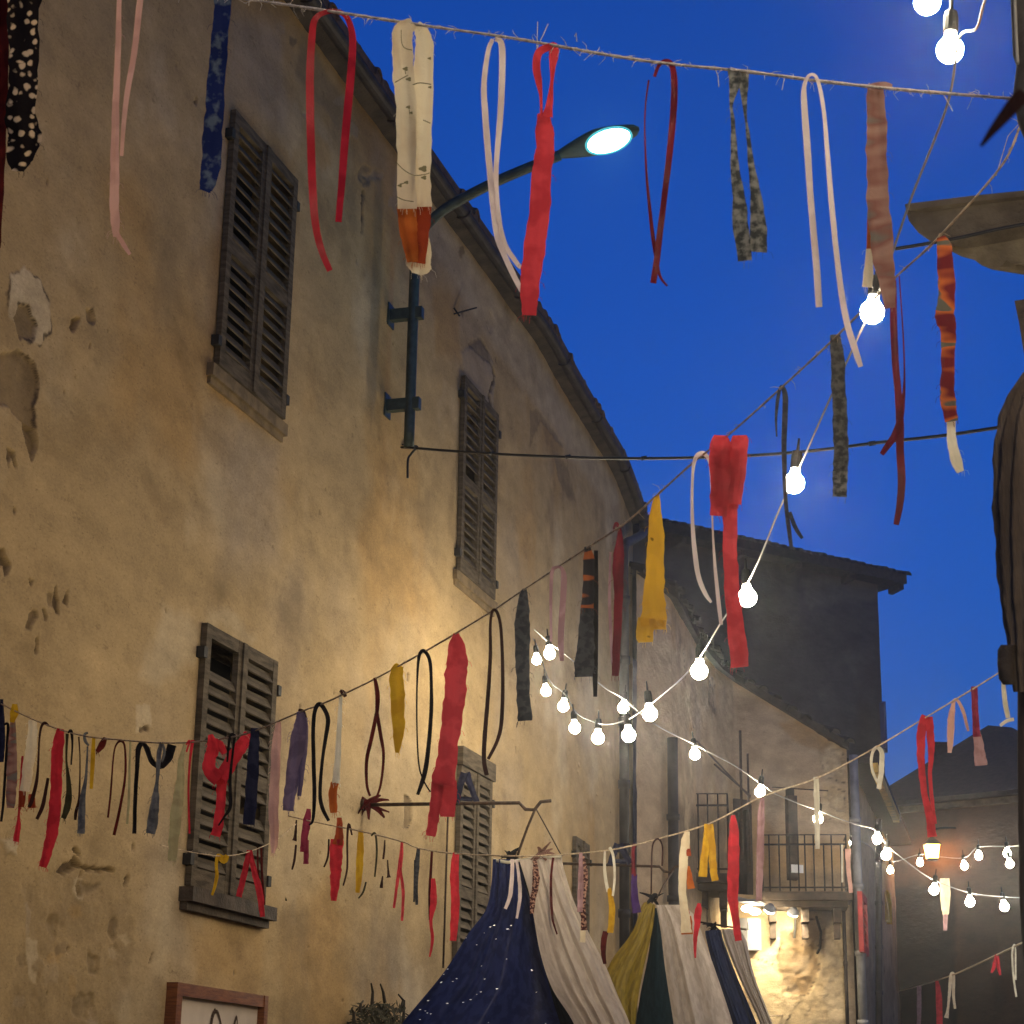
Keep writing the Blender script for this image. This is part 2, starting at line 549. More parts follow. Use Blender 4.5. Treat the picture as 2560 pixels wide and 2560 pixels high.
def poly_sd(x, y, poly):             # signed distance to a polygon, positive inside
    P = np.array(poly)
    inside = np.zeros(x.shape, bool)
    dist = np.full(x.shape, 1e9)
    for (x0, y0), (x1, y1) in zip(P, np.roll(P, -1, 0)):
        dx, dy = x1 - x0, y1 - y0
        t = np.clip(((x - x0) * dx + (y - y0) * dy) / (dx * dx + dy * dy + 1e-12), 0, 1)
        dist = np.minimum(dist, np.hypot(x - x0 - t * dx, y - y0 - t * dy))
        with np.errstate(divide='ignore', invalid='ignore'):
            c = ((y0 > y) != (y1 > y)) & (x < (x1 - x0) * (y - y0) / (y1 - y0 + 1e-12) + x0)
        inside ^= c
    return np.where(inside, dist, -dist)

def facade(name, path, S, Hh, holes, m, parent, feats, seed, rough=.006, top=None):
    """A wall as a real relief: grid over (s, h) with window openings left out and plaster losses pressed in or standing proud."""
    S, Hh = np.asarray(S), np.asarray(Hh)
    for (a, b, c, d) in holes:
        S = np.unique(np.concatenate([S, [a, b]]))
        Hh = np.unique(np.concatenate([Hh, [c, d]]))
    def thin(G, fixed):              # drop grid lines that crowd the edge of an opening
        keep_ = [g_ for g_ in G if g_ in fixed or all(abs(g_ - f_) > .008 for f_ in fixed)]
        return np.array(keep_)
    S, Hh = thin(S, {v for q in holes for v in q[:2]}), thin(Hh, {v for q in holes for v in q[2:]})
    dd_ = lambda G, fx_: np.array([g_ for k_, g_ in enumerate(G) if k_ == 0 or k_ == len(G) - 1 or g_ in fx_ or g_ - G[k_ - 1] > .004])
    S, Hh = dd_(S, {v for q in holes for v in q[:2]}), dd_(Hh, {v for q in holes for v in q[2:]})
    s, h = np.meshgrid(S, Hh, indexing='ij')
    wx = s + .10 * (fbm(s * 3.1, h * 3.1, seed + 40) - .5) + .055 * (fbm(s * 14, h * 14, seed + 50, 3) - .5)
    wy = h + .10 * (fbm(s * 3.1 + 50, h * 3.1, seed + 60) - .5) + .055 * (fbm(s * 14 + 9, h * 14, seed + 70, 3) - .5)
    disp = rough * (fbm(s * 1.3, h * 1.3, seed) - .5) * 4 + rough * (fbm(s * 7, h * 7, seed + 5) - .5) * 1.2
    A = {k: np.zeros(s.shape) for k in ('pale', 'dark', 'rust', 'grey')}
    A['grey'] += .6 * sstep(.5, .74, fbm(s * .55, h * .42, seed + 11))
    A['rust'] += .75 * sstep(.52, .72, fbm(s * .7 + 30, h * .5, seed + 21))
    A['pale'] += .5 * sstep(.55, .8, fbm(s * 1.1 + 60, h * .9, seed + 31))
    A['dark'] += .30 * sstep(.58, .8, fbm(s * 1.7 + 90, h * 1.2, seed + 33))
    f6 = fbm(s * 6, h * 6, seed + 77)
    f9 = fbm(s * 16, h * 16, seed + 88, 4)
    for ft in feats:
        poly, attr, amt, depth, soft = ft[:5]
        if attr == 'dark' and amt >= .7 and soft < .02:
            soft, depth = .005, depth * 1.8
        elif soft <= .035:
            soft = min(soft, .010)
        px_, py_ = [p[0] for p in poly], [p[1] for p in poly]
        mg = soft + .12
        i0, i1 = np.searchsorted(S, [min(px_) - mg, max(px_) + mg])
        j0, j1 = np.searchsorted(Hh, [min(py_) - mg, max(py_) + mg])
        if i1 <= i0 or j1 <= j0:
            continue
        w_ = (slice(i0, i1), slice(j0, j1))
        sd = poly_sd(wx[w_], wy[w_], poly)
        k = sstep(-soft, soft, sd)
        if attr:
            A[attr][w_] = A[attr][w_] * (1 - k) + k * amt * (.75 + .5 * (f6[w_] - .25))
            for other in A:
                if other != attr and other != 'grey':
                    A[other][w_] *= (1 - .8 * k)
        if (depth < -.012 and amt < .7) or (attr == 'pale' and amt > .9):   # dark rim painted for the loss's crack line and edge shadow
            gate = sstep(.30, .52, f9[w_]) * sstep(.38, .5, f6[w_] + .12 * np.sign(s[w_] - np.mean(px_)))
            A['dark'][w_] = np.maximum(A['dark'][w_], np.exp(-((sd + .002) / .009) ** 2) * gate)
        if len(ft) > 5:                  # bare rubble: rough stones with sunken joints
            rid = 1 - np.abs(fbm(s[w_] * 4.2, h[w_] * 5.5, seed + 120, 4) - .5) * 6
            disp[w_] -= ft[5] * k * np.clip(rid, 0, 1) ** 2
            A['dark'][w_] = np.maximum(A['dark'][w_], .55 * k * np.clip(rid - .35, 0, 1))
            A['rust'][w_] = np.maximum(A['rust'][w_], .6 * k * sstep(.5, .65, fbm(s[w_] * 3, h[w_] * 3, seed + 130)))
        disp[w_] += k * depth
        if abs(depth) > .006:
            disp[w_] += k * .014 * (f9[w_] - .5)
    for (a, b, c, d) in holes:       # keep the wall flat round its openings
        near = sstep(.12, 0, np.maximum(np.maximum(a - s, s - b), np.maximum(c - h, h - d)))
        disp *= (1 - near)
    pos = np.zeros(s.shape + (3,))
    for i, sv in enumerate(S):
        q = path.at(sv)
        t = path.tan(sv)
        pos[i, :, 0] = q.x + t.y * disp[i]
        pos[i, :, 1] = q.y - t.x * disp[i]
        pos[i, :, 2] = Hh
    nS, nH = len(S), len(Hh)
    keep = np.ones((nS - 1, nH - 1), bool)
    for (a, b, c, d) in holes:
        cs, ch = (S[:-1] + S[1:]) / 2, (Hh[:-1] + Hh[1:]) / 2
        keep &= ~(((cs > a) & (cs < b))[:, None] & ((ch > c) & (ch < d))[None, :])
    if top is not None:              # a sloping, slightly broken upper edge
        cs, ch = (S[:-1] + S[1:]) / 2, (Hh[:-1] + Hh[1:]) / 2
        keep &= ch[None, :] < (np.interp(cs, *top) + .06 * (fbm(cs * 2.3, cs * 0, seed + 300) - .5))[:, None]
    ii, jj = np.nonzero(keep)
    q = np.stack([ii * nH + jj, (ii + 1) * nH + jj, (ii + 1) * nH + jj + 1, ii * nH + jj + 1], 1).astype(np.int32)
    me = bpy.data.meshes.new(name)
    me.vertices.add(nS * nH)
    me.vertices.foreach_set('co', pos.reshape(-1))
    me.loops.add(q.size)
    me.loops.foreach_set('vertex_index', q.ravel())
    me.polygons.add(len(q))
    me.polygons.foreach_set('loop_start', np.arange(0, q.size, 4, dtype=np.int32))
    me.update(calc_edges=True)
    me.polygons.foreach_set('use_smooth', np.ones(len(q), bool))
    for k, v in A.items():
        at_ = me.attributes.new(k, 'FLOAT', 'POINT')
        at_.data.foreach_set('value', np.clip(v, 0, 1).astype(np.float32).ravel())
    me.materials.append(m)
    me.validate()
    return link(bpy.data.objects.new(name, me), parent)

# ------------------------------------------------------------------ the street
g = MB()
rows = []
for y in np.arange(-40, 141, 6.0):
    rows.append([(x, y, 0.0) for x in np.arange(-60, 61, 6.0)])
g.grid(rows)
o = g.build('street', M['cobble'])
o['kind'] = 'structure'

# ------------------------------------------------------------------ left house: long ochre wall that bends away with the street
AZ = math.radians(16.802)
N2, T2 = Vector((-math.cos(AZ), math.sin(AZ))), Vector((math.sin(AZ), math.cos(AZ)))
foot = N2 * 5.4
bend = [tuple(foot + T2 * s) for s in (0, 17.6, 18.6)] + [(0.54, 20.77), (0.96, 22.45), (1.25, 23.61), (1.48, 24.82), (1.70, 26.1)]
sm = spline(bend[2:], 5)
WALL = Path(bend[:2] + [tuple(p) for p in sm])
WEND = WALL.L[-1]
Z0 = EYE.z
EAVE = 8.07 + Z0

house = thing('ochre_house', 'long ochre plaster house with shuttered windows filling the left of the street', 'house', (foot.x + T2.x * 14, foot.y + T2.y * 14, 0))

W1 = (10.95, 12.0, 4.75 + Z0, 6.62 + Z0)
W3 = (16.15, 17.2, 4.75 + Z0, 6.62 + Z0)
W2 = (11.04, 12.13, 1.33 + Z0, 2.97 + Z0)
W4 = (16.33, 17.22, 0.9 + Z0, 2.96 + Z0)
W5 = (20.85, 21.55, 1.0 + Z0, 2.95 + Z0)
holes = [W1, W2, W3, W4, W5]

def wp(pts, path=None):
    return [(path or WALL).hit(x, y) for x, y in pts]

feats = [
    # (polygon in wall coordinates, attribute, amount, depth, edge softness)
    (wp([(20, 690), (60, 664), (100, 700), (128, 760), (125, 820), (100, 862), (70, 860), (20, 800), (15, 740)]), 'pale', .95, .004, .02),
    (wp([(40, 760), (78, 762), (92, 810), (80, 858), (50, 850), (36, 810)]), 'dark', .55, -.022, .03),
    (wp([(5, 900), (45, 885), (85, 920), (95, 980), (80, 1040), (88, 1075), (60, 1060), (30, 1025), (-10, 1010), (-20, 920)]), 'dark', .6, -.022, .015),
    (wp([(60, 1050), (88, 1070), (84, 1130), (72, 1150), (62, 1100)]), 'dark', .7, -.02, .012),
    (wp([(216, 765), (232, 760), (236, 795), (228, 806), (217, 790)]), 'dark', .6, -.02, .012),
    (wp([(176, 792), (200, 792), (198, 806), (184, 826), (177, 815)]), 'dark', .7, -.02, .012),
    (wp([(16, 1125), (38, 1120), (44, 1165), (36, 1160), (30, 1135), (22, 1160), (15, 1150)]), 'dark', .8, -.012, .008),
    (wp([(-20, 1370), (8, 1385), (26, 1420), (22, 1445), (8, 1450), (10, 1420), (-20, 1410)]), 'dark', .95, -.02, .012),
    (wp([(136, 1452), (144, 1452), (148, 1524), (136, 1527)]), 'dark', .95, -.012, .009),
    (wp([(118, 1480), (134, 1478), (136, 1520), (120, 1512)]), 'dark', .5, -.01, .012),
    (wp([(160, 1505), (172, 1472), (172, 1508)]), 'dark', .85, -.01, .009),
    (wp([(70, 1440), (84, 1446), (76, 1462)]), 'dark', .85, -.01, .009),
    (wp([(80, 1526), (92, 1528), (76, 1578), (68, 1572)]), 'dark', .75, -.01, .010),
    (wp([(100, 1528), (112, 1530), (116, 1546), (106, 1550)]), 'dark', .9, -.012, .009),
    (wp([(84, 1604), (94, 1604), (92, 1640), (84, 1640)]), 'dark', .75, -.01, .010),
    (wp([(30, 1282), (38, 1284), (36, 1302), (30, 1300)]), 'dark', .8, -.01, .008),
    # big plaster loss at lower left
    (wp([(60, 2215), (145, 2165), (200, 2150), (240, 2175), (318, 2190), (322, 2240), (330, 2330), (325, 2440), (290, 2520), (300, 2620), (20, 2620), (40, 2420), (70, 2330)]), 'dark', .24, -.011, .05),
    (wp([(70, 2330), (110, 2340), (100, 2460), (80, 2440)]), 'pale', .6, .0, .03),
    (wp([(0, 2105), (44, 2112), (42, 2155), (18, 2140)]), 'pale', .75, .01, .012),
    (wp([(150, 2175), (190, 2140), (200, 2150), (230, 2168), (290, 2180), (288, 2188), (225, 2176), (195, 2158), (165, 2182)]), 'dark', .95, -.022, .010),
    (wp([(186, 2116), (200, 2118), (204, 2134), (192, 2132)]), 'dark', .9, -.015, .010),
    (wp([(206, 2172), (212, 2172), (206, 2232), (200, 2234)]), 'dark', .85, -.015, .010),
    (wp([(312, 2190), (320, 2180), (318, 2215), (312, 2214)]), 'dark', .85, -.012, .010),
    (wp([(225, 2380), (250, 2400), (245, 2450), (225, 2440)]), 'dark', .55, -.012, .03),
    (wp([(190, 2500), (235, 2490), (240, 2560), (190, 2550)]), 'dark', .5, -.012, .03),
    # paler repairs round the lower window and above it
    (wp([(405, 1520), (470, 1530), (500, 1570), (490, 1650), (400, 1700), (350, 1690), (380, 1600)]), 'pale', .55, .004, .07),
    (wp([(515, 1525), (580, 1530), (640, 1600), (600, 1600), (520, 1560)]), 'pale', .5, .003, .05),
    (wp([(340, 1765), (372, 1760), (375, 1810), (340, 1830)]), 'pale', .6, .003, .03),
    (wp([(352, 1816), (370, 1810), (370, 1824), (354, 1826)]), 'dark', .9, -.01, .010),
    # grey repair above the third window with its crack
    (wp([(1150, 880), (1200, 850), (1232, 900), (1236, 960), (1234, 1030), (1160, 950)]), 'grey', .9, .006, .03),
    (wp([(1170, 855), (1205, 845), (1222, 880), (1230, 915), (1215, 900), (1190, 880)]), 'dark', .6, -.008, .02),
    (wp([(1230, 905), (1238, 930), (1226, 985), (1232, 1030), (1226, 1028), (1220, 985), (1230, 940)]), 'dark', .9, -.010, .008),
    # flaking and stains under the eaves, then soft pale, rust and grey areas
    (wp([(760, 60), (800, 150), (860, 250), (900, 330), (860, 330), (800, 260), (740, 180)]), 'dark', .35, -.006, .05),
    (wp([(700, 240), (745, 260), (760, 330), (720, 400), (690, 330)]), 'pale', .35, .003, .06),
    (wp([(905, 470), (912, 470), (908, 545), (902, 600), (902, 540)]), 'dark', .9, -.010, .008),
    (wp([(780, 320), (820, 360), (830, 420), (800, 430), (780, 380)]), 'rust', .9, .0, .06),
    (wp([(1080, 720), (1150, 740), (1150, 900), (1090, 880)]), 'rust', .7, .0, .08),
    (wp([(1385, 1130), (1420, 1160), (1440, 1250), (1420, 1250), (1395, 1190)]), 'dark', .5, -.006, .04),
    (wp([(1325, 1030), (1345, 1020), (1410, 1110), (1405, 1120), (1350, 1050), (1325, 1120)]), 'dark', .45, -.005, .03),
    (wp([(1000, 400), (1060, 470), (1180, 640), (1290, 810), (1400, 990), (1480, 1110), (1550, 1250), (1520, 1270), (1430, 1140), (1330, 1000), (1220, 840), (1100, 650), (985, 480)]), 'pale', .55, .0, .10),
    (wp([(535, 940), (620, 1000), (700, 1045), (690, 1080), (600, 1040), (520, 980)]), 'rust', 1.0, .0, .05),
    (wp([(540, 1060), (700, 1090), (690, 1400), (560, 1420)]), 'grey', .8, .0, .25),
    (wp([(570, 40), (700, 60), (720, 330), (620, 290), (560, 240)]), 'grey', .8, .0, .12),
    (wp([(470, 2300), (660, 2320), (650, 2470), (480, 2460)]), 'rust', .6, .0, .12),
    (wp([(660, 1960), (1160, 1820), (1160, 2020), (700, 2200)]), 'pale', .25, .0, .3),
    (wp([(1010, 1990), (1030, 2000), (1030, 2060), (1012, 2070)]), 'dark', .6, -.015, .02),
]
rn = random.Random(3)
for k in range(34):                  # blotches in the big plaster loss and under the eaves
    if k < 22:
        x, y = rn.uniform(40, 320), rn.uniform(2210, 2580)
    else:
        x = rn.uniform(700, 1400)
        y = 120 + (x - 700) * 1.18 + rn.uniform(-60, 90)
    rx, ry = rn.uniform(8, 26), rn.uniform(12, 40)
    feats.append((wp([(x + rx * math.cos(a) * rn.uniform(.6, 1.2), y + ry * math.sin(a) * rn.uniform(.6, 1.2)) for a in np.arange(0, 6.2, .8)]),
                  rn.choice(['dark', 'dark', 'pale', 'grey', 'rust']), rn.uniform(.35, .6), rn.uniform(-.012, .006), .015))
for k in range(170):                 # nail holes and chips
    s, h = rn.uniform(8.5, 24), rn.uniform(2.2, 9.2)
    r = rn.uniform(.012, .03) if k < 60 else rn.uniform(.006, .014)
    if any(a - .1 < s < b + .1 and c - .1 < h < d + .1 for a, b, c, d in holes):
        continue
    feats.append(([(s - r * .5, h - r), (s + r * .5, h - r * .8), (s + r * .4, h + r), (s - r * .5, h + r * .8)], 'dark', .8, -.01, .012))
S = np.concatenate([np.arange(-3, 8.2, .8), np.arange(8.2, 9.6, .008), np.arange(9.6, 10.9, .014), np.arange(10.9, 15.0, .02), np.arange(15.0, WEND, .03), [WEND]])
Hh = np.concatenate([[0, .6, 1.2, 1.7], np.arange(1.9, 6.3, .0105), np.arange(6.3, EAVE, .018), [EAVE + .06]])
facade('wall', WALL, S, Hh, holes, M['plaster'], house, feats, 3)

# reveals, black sheets standing for the unlit rooms behind the shutters
for (a, b, c, d) in holes:
    mb, dk = MB(), MB()
    for (s0, s1, h0, h1) in ((a - .02, a, c, d), (b, b + .02, c, d), (a - .02, b + .02, d, d + .02), (a - .02, b + .02, c - .02, c)):
        mb.wbox(WALL, s0, s1, h0, h1, -.32, -.003)
    dk.wbox(WALL, a, b, c, d, -.34, -.30)
    mb.build('window_reveal', M['sill'], house)
    dk.build('dark_backing', M['inside'], house)

SLAT_MESH = {}
def slat_mesh(L, m):
    key = (round(L, 3), m.name)
    if key not in SLAT_MESH:
        b = MB()
        R = Matrix.Rotation(math.radians(-63), 4, 'X')
        b.box((-L / 2, -.040, -.005), (L / 2, .040, .005), R)
        me = bpy.data.meshes.new('slat')
        me.from_pydata(b.v, [], b.f)
        me.materials.append(m)
        SLAT_MESH[key] = me
    return SLAT_MESH[key]

def shutter_pair(path, hole, parent, m, rng, missing=(), o0=-.015, rail=.47, pitch=.088, ov=.03):
    a, b, c, d = hole
    a, b, c, d = a - ov, b + ov, c + .0, d + ov
    mid = (a + b) / 2
    for li, (s0, s1) in enumerate(((a, mid - .004), (mid + .004, b))):
        f = MB()
        st, tp, th = .075, .085, .042
        oo = o0 + .025 + rng.uniform(-.006, .006)
        o1 = oo + th
        f.wbox(path, s0, s0 + st, c, d, oo, o1)
        f.wbox(path, s1 - st, s1, c, d, oo, o1)
        ry = c + (d - c) * rail
        f.wbox(path, s0 + st, s1 - st, d - tp, d, oo + .002, o1 - .002)
        f.wbox(path, s0 + st, s1 - st, c, c + tp * 1.35, oo + .002, o1 - .002)
        f.wbox(path, s0 + st, s1 - st, ry - .05, ry + .05, oo + .002, o1 - .002)
        if li == 0:
            f.wbox(path, s1 - .02, s1 + .035, c + .004, d - .004, o1, o1 + .014)
        sh = f.build('shutter', m, parent)
        me = slat_mesh(s1 - s0 - 2 * st + .02, m)
        n = 0
        for lo, hi in ((c + tp * 1.35, ry - .05), (ry + .05, d - tp)):
            k = max(1, int((hi - lo) / pitch))
            for q in range(k):
                n += 1
                if (li, n) in missing:
                    continue
                ob = bpy.data.objects.new('slat', me)
                ob.matrix_basis = path.frame((s0 + s1) / 2, lo + (hi - lo) * (q + .5) / k + rng.uniform(-.003, .003), oo + th * .5) @ \
                    Matrix.Rotation(math.radians(rng.uniform(-2.5, 2.5)), 4, 'X') @ Matrix.Rotation(math.radians(rng.uniform(-.5, .5)), 4, 'Y')
                COL.objects.link(ob)
                ob.parent = sh
    for hh in (c + .16, d - .2):     # iron strap hinges
        for s0, sg in ((a, -1), (b, 1)):
            hb = MB()
            hb.wbox(path, min(s0, s0 + sg * .05), max(s0, s0 + sg * .05), hh - .035, hh + .035, 0.004, .06)
            hb.build('hinge', M['iron'], parent)

rng = random.Random(11)
shutter_pair(WALL, W1, house, M['wood'], rng)
shutter_pair(WALL, W3, house, M['wood'], rng, missing=((0, 9),))
shutter_pair(WALL, W2, house, M['wood'], rng, missing=((0, 14), (0, 15), (1, 6)))
shutter_pair(WALL, W4, house, M['wood'], rng)
shutter_pair(WALL, W5, house, M['wood'], rng, pitch=.1)
for (a, b, c, d), m in ((W1, 'sill'), (W3, 'sill'), (W2, 'sill_dark')):
    s = MB()
    s.wbox(WALL, a - .10, b + .11, c - .10, c - .012, -.05, .10 if m == 'sill_dark' else .045)
    s.wbox(WALL, a - .08, b + .09, c - .15, c - .10, -.05, .055 if m == 'sill_dark' else .02)
    s.build('window_sill', M[m], house)
s = MB()
s.wbox(WALL, W4[0] - .05, W4[1] + .06, W4[3] + .035, W4[3] + .20, .0, .07)
s.build('head_board', M['wood'], house)

# roof: slab behind the eaves, boarded soffit, gutter, curved cover tiles one by one
rf = MB()
Ls = list(np.arange(-3, 17.7, 1.5)) + [l for l in WALL.L if l > 17.0]
rows_t, rows_b = [], []
for s in Ls:
    rows_t.append([WALL.P(s, EAVE + .10, .22), WALL.P(s, EAVE + 1.75, -5.0)])
    rows_b.append([WALL.P(s, EAVE + .02, .22), WALL.P(s, EAVE + 1.60, -5.0)])
rf.grid(rows_t)
rf.grid([list(reversed(r)) for r in rows_b])
rf.grid([[a[0], b[0]] for a, b in zip(rows_b, rows_t)])
rf.grid([rows_b[-1], rows_t[-1]])
roof = rf.build('roof', M['tile'], house)
so = MB()
for s0, s1 in zip(Ls, Ls[1:]):
    so.hexa([WALL.P(s0, EAVE - .07, -.02), WALL.P(s0, EAVE - .03, .15), WALL.P(s1, EAVE - .03, .15), WALL.P(s1, EAVE - .07, -.02),
             WALL.P(s0, EAVE + .06, -.02), WALL.P(s0, EAVE + .02, .15), WALL.P(s1, EAVE + .02, .15), WALL.P(s1, EAVE + .06, -.02)])
so.build('soffit', M['soffit'], house)
gt = MB()
rows = []
gl = list(np.arange(-3, 17.7, .9)) + list(np.arange(17.8, WEND - .02, .35)) + [WEND]
for s in gl:
    rows.append([WALL.P(s, EAVE + .0 - .060 * math.sin(math.pi * k / 8) + .01, .155 + .068 * math.cos(math.pi * k / 8)) for k in range(9)])
gt.grid(rows)
rows = []
for s in gl:
    rows.append([WALL.P(s, EAVE + .0 - .056 * math.sin(math.pi * k / 8) + .01, .155 + .064 * math.cos(math.pi * k / 8)) for k in range(9)])
gt.grid([list(reversed(r)) for r in rows])
for s in np.arange(8, WEND, 1.9):    # joint collars and straps
    gt.tube([WALL.P(s, EAVE + .01 - .066 * math.sin(math.pi * k / 8), .155 + .075 * math.cos(math.pi * k / 8)) for k in range(9)], .012, 5)
gt.build('gutter', M['pipe'], house)

tm = MB()
rows = []
for (y, z) in ((0, 0), (.45, .14)):
    r = .095 - .012 * y
    rows.append([(r * math.cos(math.pi * k / 8), -y, z + r * math.sin(math.pi * k / 8)) for k in range(9)])
tm.grid(rows)
rows2 = [[(p[0] * .84, p[1], (p[2] - z) * .84 + z) for p in r] for r, z in zip(rows, (0, .14))]
tm.grid([list(reversed(r)) for r in rows2])
tm.grid([rows2[0], rows[0]])
tile_me = bpy.data.meshes.new('tile')
tile_me.from_pydata(tm.v, [], tm.f)
tile_me.materials.append(M['tile'])
tile_me.polygons.foreach_set('use_smooth', [True] * len(tile_me.polygons))
s = 7.0
while s < WEND - .05:
    ob = bpy.data.objects.new('tile', tile_me)
    ob.matrix_basis = WALL.frame(s, EAVE + .025 + rng.uniform(-.010, .014), .215 + rng.uniform(-.05, .03)) @ \
        Matrix.Rotation(math.radians(rng.uniform(-5, 5)), 4, 'Z') @ Matrix.Rotation(math.radians(rng.uniform(-3, 3)), 4, 'X')
    COL.objects.link(ob)
    ob.parent = roof
    s += .205
# end wall of the house behind the last downpipe
e = MB()
q0, q1 = WALL.at(WEND), WALL.at(WEND, -5)
e.grid([[(q0.x, q0.y, 0), (q0.x, q0.y, EAVE + .05)], [(q1.x, q1.y, 0), (q1.x, q1.y, EAVE + 1.6)]])
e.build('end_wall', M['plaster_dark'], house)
# downpipes of the house
def pipe_on(path, pts, r, m, parent, name='downpipe', collars=True, o=None):
    b = MB()
    P = []
    for x, y, off in pts:
        s_, h_ = path.hit(x, y, off)
        P.append(path.P(s_, h_, off))
    PP = [Vector(p) for p in spline([tuple(p) for p in P], 6)] if len(P) > 2 else P
    b.tube(PP, r, 12)
    if collars:
        for k in range(1, 5):
            a = P[-2].lerp(P[-1], k / 5)
            b.tube([a - Vector((0, 0, .035)), a + Vector((0, 0, .035))], r * 1.22, 12)
    return b.build(name, m, parent, True)
b = MB()
g0 = WALL.P(WEND - .12, EAVE - .05, .165)
s1, h1 = WALL.hit(1560, 1352, .10)
d1 = WALL.P(s1, h1, .10)
s2, h2 = WALL.hit(1541, 2440, .10)
d2 = WALL.P(s1, h2, .10)
pp = [tuple(g0), tuple(g0 + Vector((0, 0, -.18))), tuple(g0.lerp(d1, .55) + Vector((0, 0, -.12))), tuple(d1 + Vector((0, 0, -.1))), tuple(d1 + Vector((0, 0, -.7)))]
b.tube([Vector(p) for p in spline(pp, 6)] + [d2], .062, 12)
for k in range(1, 7):
    a = d1.lerp(d2, k / 7)
    b.tube([a + Vector((0, 0, -.05)), a + Vector((0, 0, .05))], .078, 12)
b.build('downpipe', M['pipe'], house, True)
pipe_on(WALL, [(1624, 1590, .12), (1622, 2010, .12)], .05, M['pipe'], house)
pipe_on(WALL, [(1120, 2030, .05), (1108, 2420, .05)], .009, M['rust_iron'], house, 'cable_conduit', False)

# iron hooks, nails on the wall
for pts in ([(1133, 785), (1150, 778), (1164, 772)], [(1132, 770), (1134, 792)], [(1003, 1112), (1025, 1116)],):
    b = MB()
    P = [WALL.P(*WALL.hit(x, y), .01 + .05 * i) for i, (x, y) in enumerate(pts)]
    b.tube(P, .008, 6)
    b.build('iron_hook', M['iron'], house)

# ------------------------------------------------------------------ street lamp on its wall pole
OP = .21
sp_, hp_ = WALL.hit(1022, 1118, OP)
base = WALL.P(sp_, hp_, OP)
_, hb1 = WALL.hit(1034, 785, OP)
_, hb2 = WALL.hit(1030, 1015, OP)
lamp = thing('street_lamp', 'green grey street lamp with lit oval head on a bracketed wall pole', 'street lamp', base)
out2 = Vector((WALL.tan(sp_).y, -WALL.tan(sp_).x, 0))
def on_arm(x, y):                    # on the vertical plane through the pole, square to the wall
    r = ray(x, y)
    n = Vector((out2.y, -out2.x, 0))
    k = (base - EYE).dot(n) / r.dot(n)
    return EYE + r * k
b = MB()
top = on_arm(1034, 640)
top = Vector((base.x, base.y, top.z))
arm = [tuple(base + Vector((0, 0, .3))), tuple(top), tuple(on_arm(1046, 592)), tuple(on_arm(1090, 540)), tuple(on_arm(1150, 500)), tuple(on_arm(1260, 445)), tuple(on_arm(1400, 388))]
b.tube([base, base + Vector((0, 0, .15))] + [Vector(p) for p in spline(arm, 7)], .045, 12)
b.build('pole', M['lamp_iron'], lamp, True)
for hz in (hb1, hb2):
    b = MB()
    b.wbox(WALL, sp_ - .035, sp_ + .035, hz - .05, hz + .05, 0.0, OP + .085)
    b.wbox(WALL, sp_ - .07, sp_ + .07, hz - .10, hz + .10, -.01, .015)
    b.build('bracket', M['lamp_iron'], lamp)
a0, a1 = on_arm(1385, 392), on_arm(1598, 322)
ax = (a1 - a0)
Lh = ax.length
ax.normalize()
side = ax.cross(Vector((0, 0, 1))).normalized()
upv = side.cross(ax).normalized()
_tl = Matrix.Rotation(math.radians(-24), 3, ax)
side, upv = _tl @ side, _tl @ upv
HM = Matrix(((ax.x, side.x, upv.x, a0.x), (ax.y, side.y, upv.y, a0.y), (ax.z, side.z, upv.z, a0.z), (0, 0, 0, 1)))
b = MB()
NU, NV = 22, 20
rows = []
for i in range(NU + 1):
    u = i / NU
    wd = .125 * (math.sin(math.pi * min(1, max(0, .06 + .90 * u ** .75)))) ** .6 * (.35 + .75 * min(1, u * 1.9)) if 0 < u < 1 else .012
    hg = .075 * (math.sin(math.pi * min(1, .08 + .88 * u))) ** .6 + .004
    row = []
    for k in range(NV + 1):
        a = 2 * math.pi * k / NV
        z = hg * math.sin(a) if math.sin(a) > 0 else hg * .42 * math.sin(a)
        row.append(HM @ Vector((u * Lh, wd * math.cos(a), z)))
    rows.append(row)
b.grid(rows)
b.build('lamp_head', M['lamp_iron'], lamp, True)
b = MB()
rows = []
for i in range(9):
    t = i / 8
    rr = math.cos(t * math.pi / 2)
    rows.append([HM @ Vector((Lh * .64 + .185 * rr * math.cos(2 * math.pi * k / 28), .112 * rr * math.sin(2 * math.pi * k / 28), -.027 - .03 * math.sin(t * math.pi / 2))) for k in range(29)])
b.grid(rows)
b.build('lens', M['lamp_lens'], lamp, True)
b = MB()
b.tube([HM @ Vector((Lh * .64 + .197 * math.cos(2 * math.pi * k / 32), .123 * math.sin(2 * math.pi * k / 32), -.027)) for k in range(32)], .011, 6, closed=True)
b.build('glow_ring', M['lamp_glow'], lamp, True)

# ------------------------------------------------------------------ twines, cables, ribbons
class Line:                          # a cord across the street: straight in plan, traced in height
    def __init__(self, A, B):
        self.path = Path([A, B])
    def dist(self, x, y):
        r = ray(x, y)
        a, b = self.path.p
        t = b - a
        n = Vector((t.y, -t.x))
        k = a.dot(n) / (r.x * n.x + r.y * n.y)
        return k * math.hypot(r.x, r.y)
    def pt(self, x, y):
        return at(x, y, self.dist(x, y))

def wallxy(s, o):
    q = WALL.at(s, o)
    return (q.x, q.y)

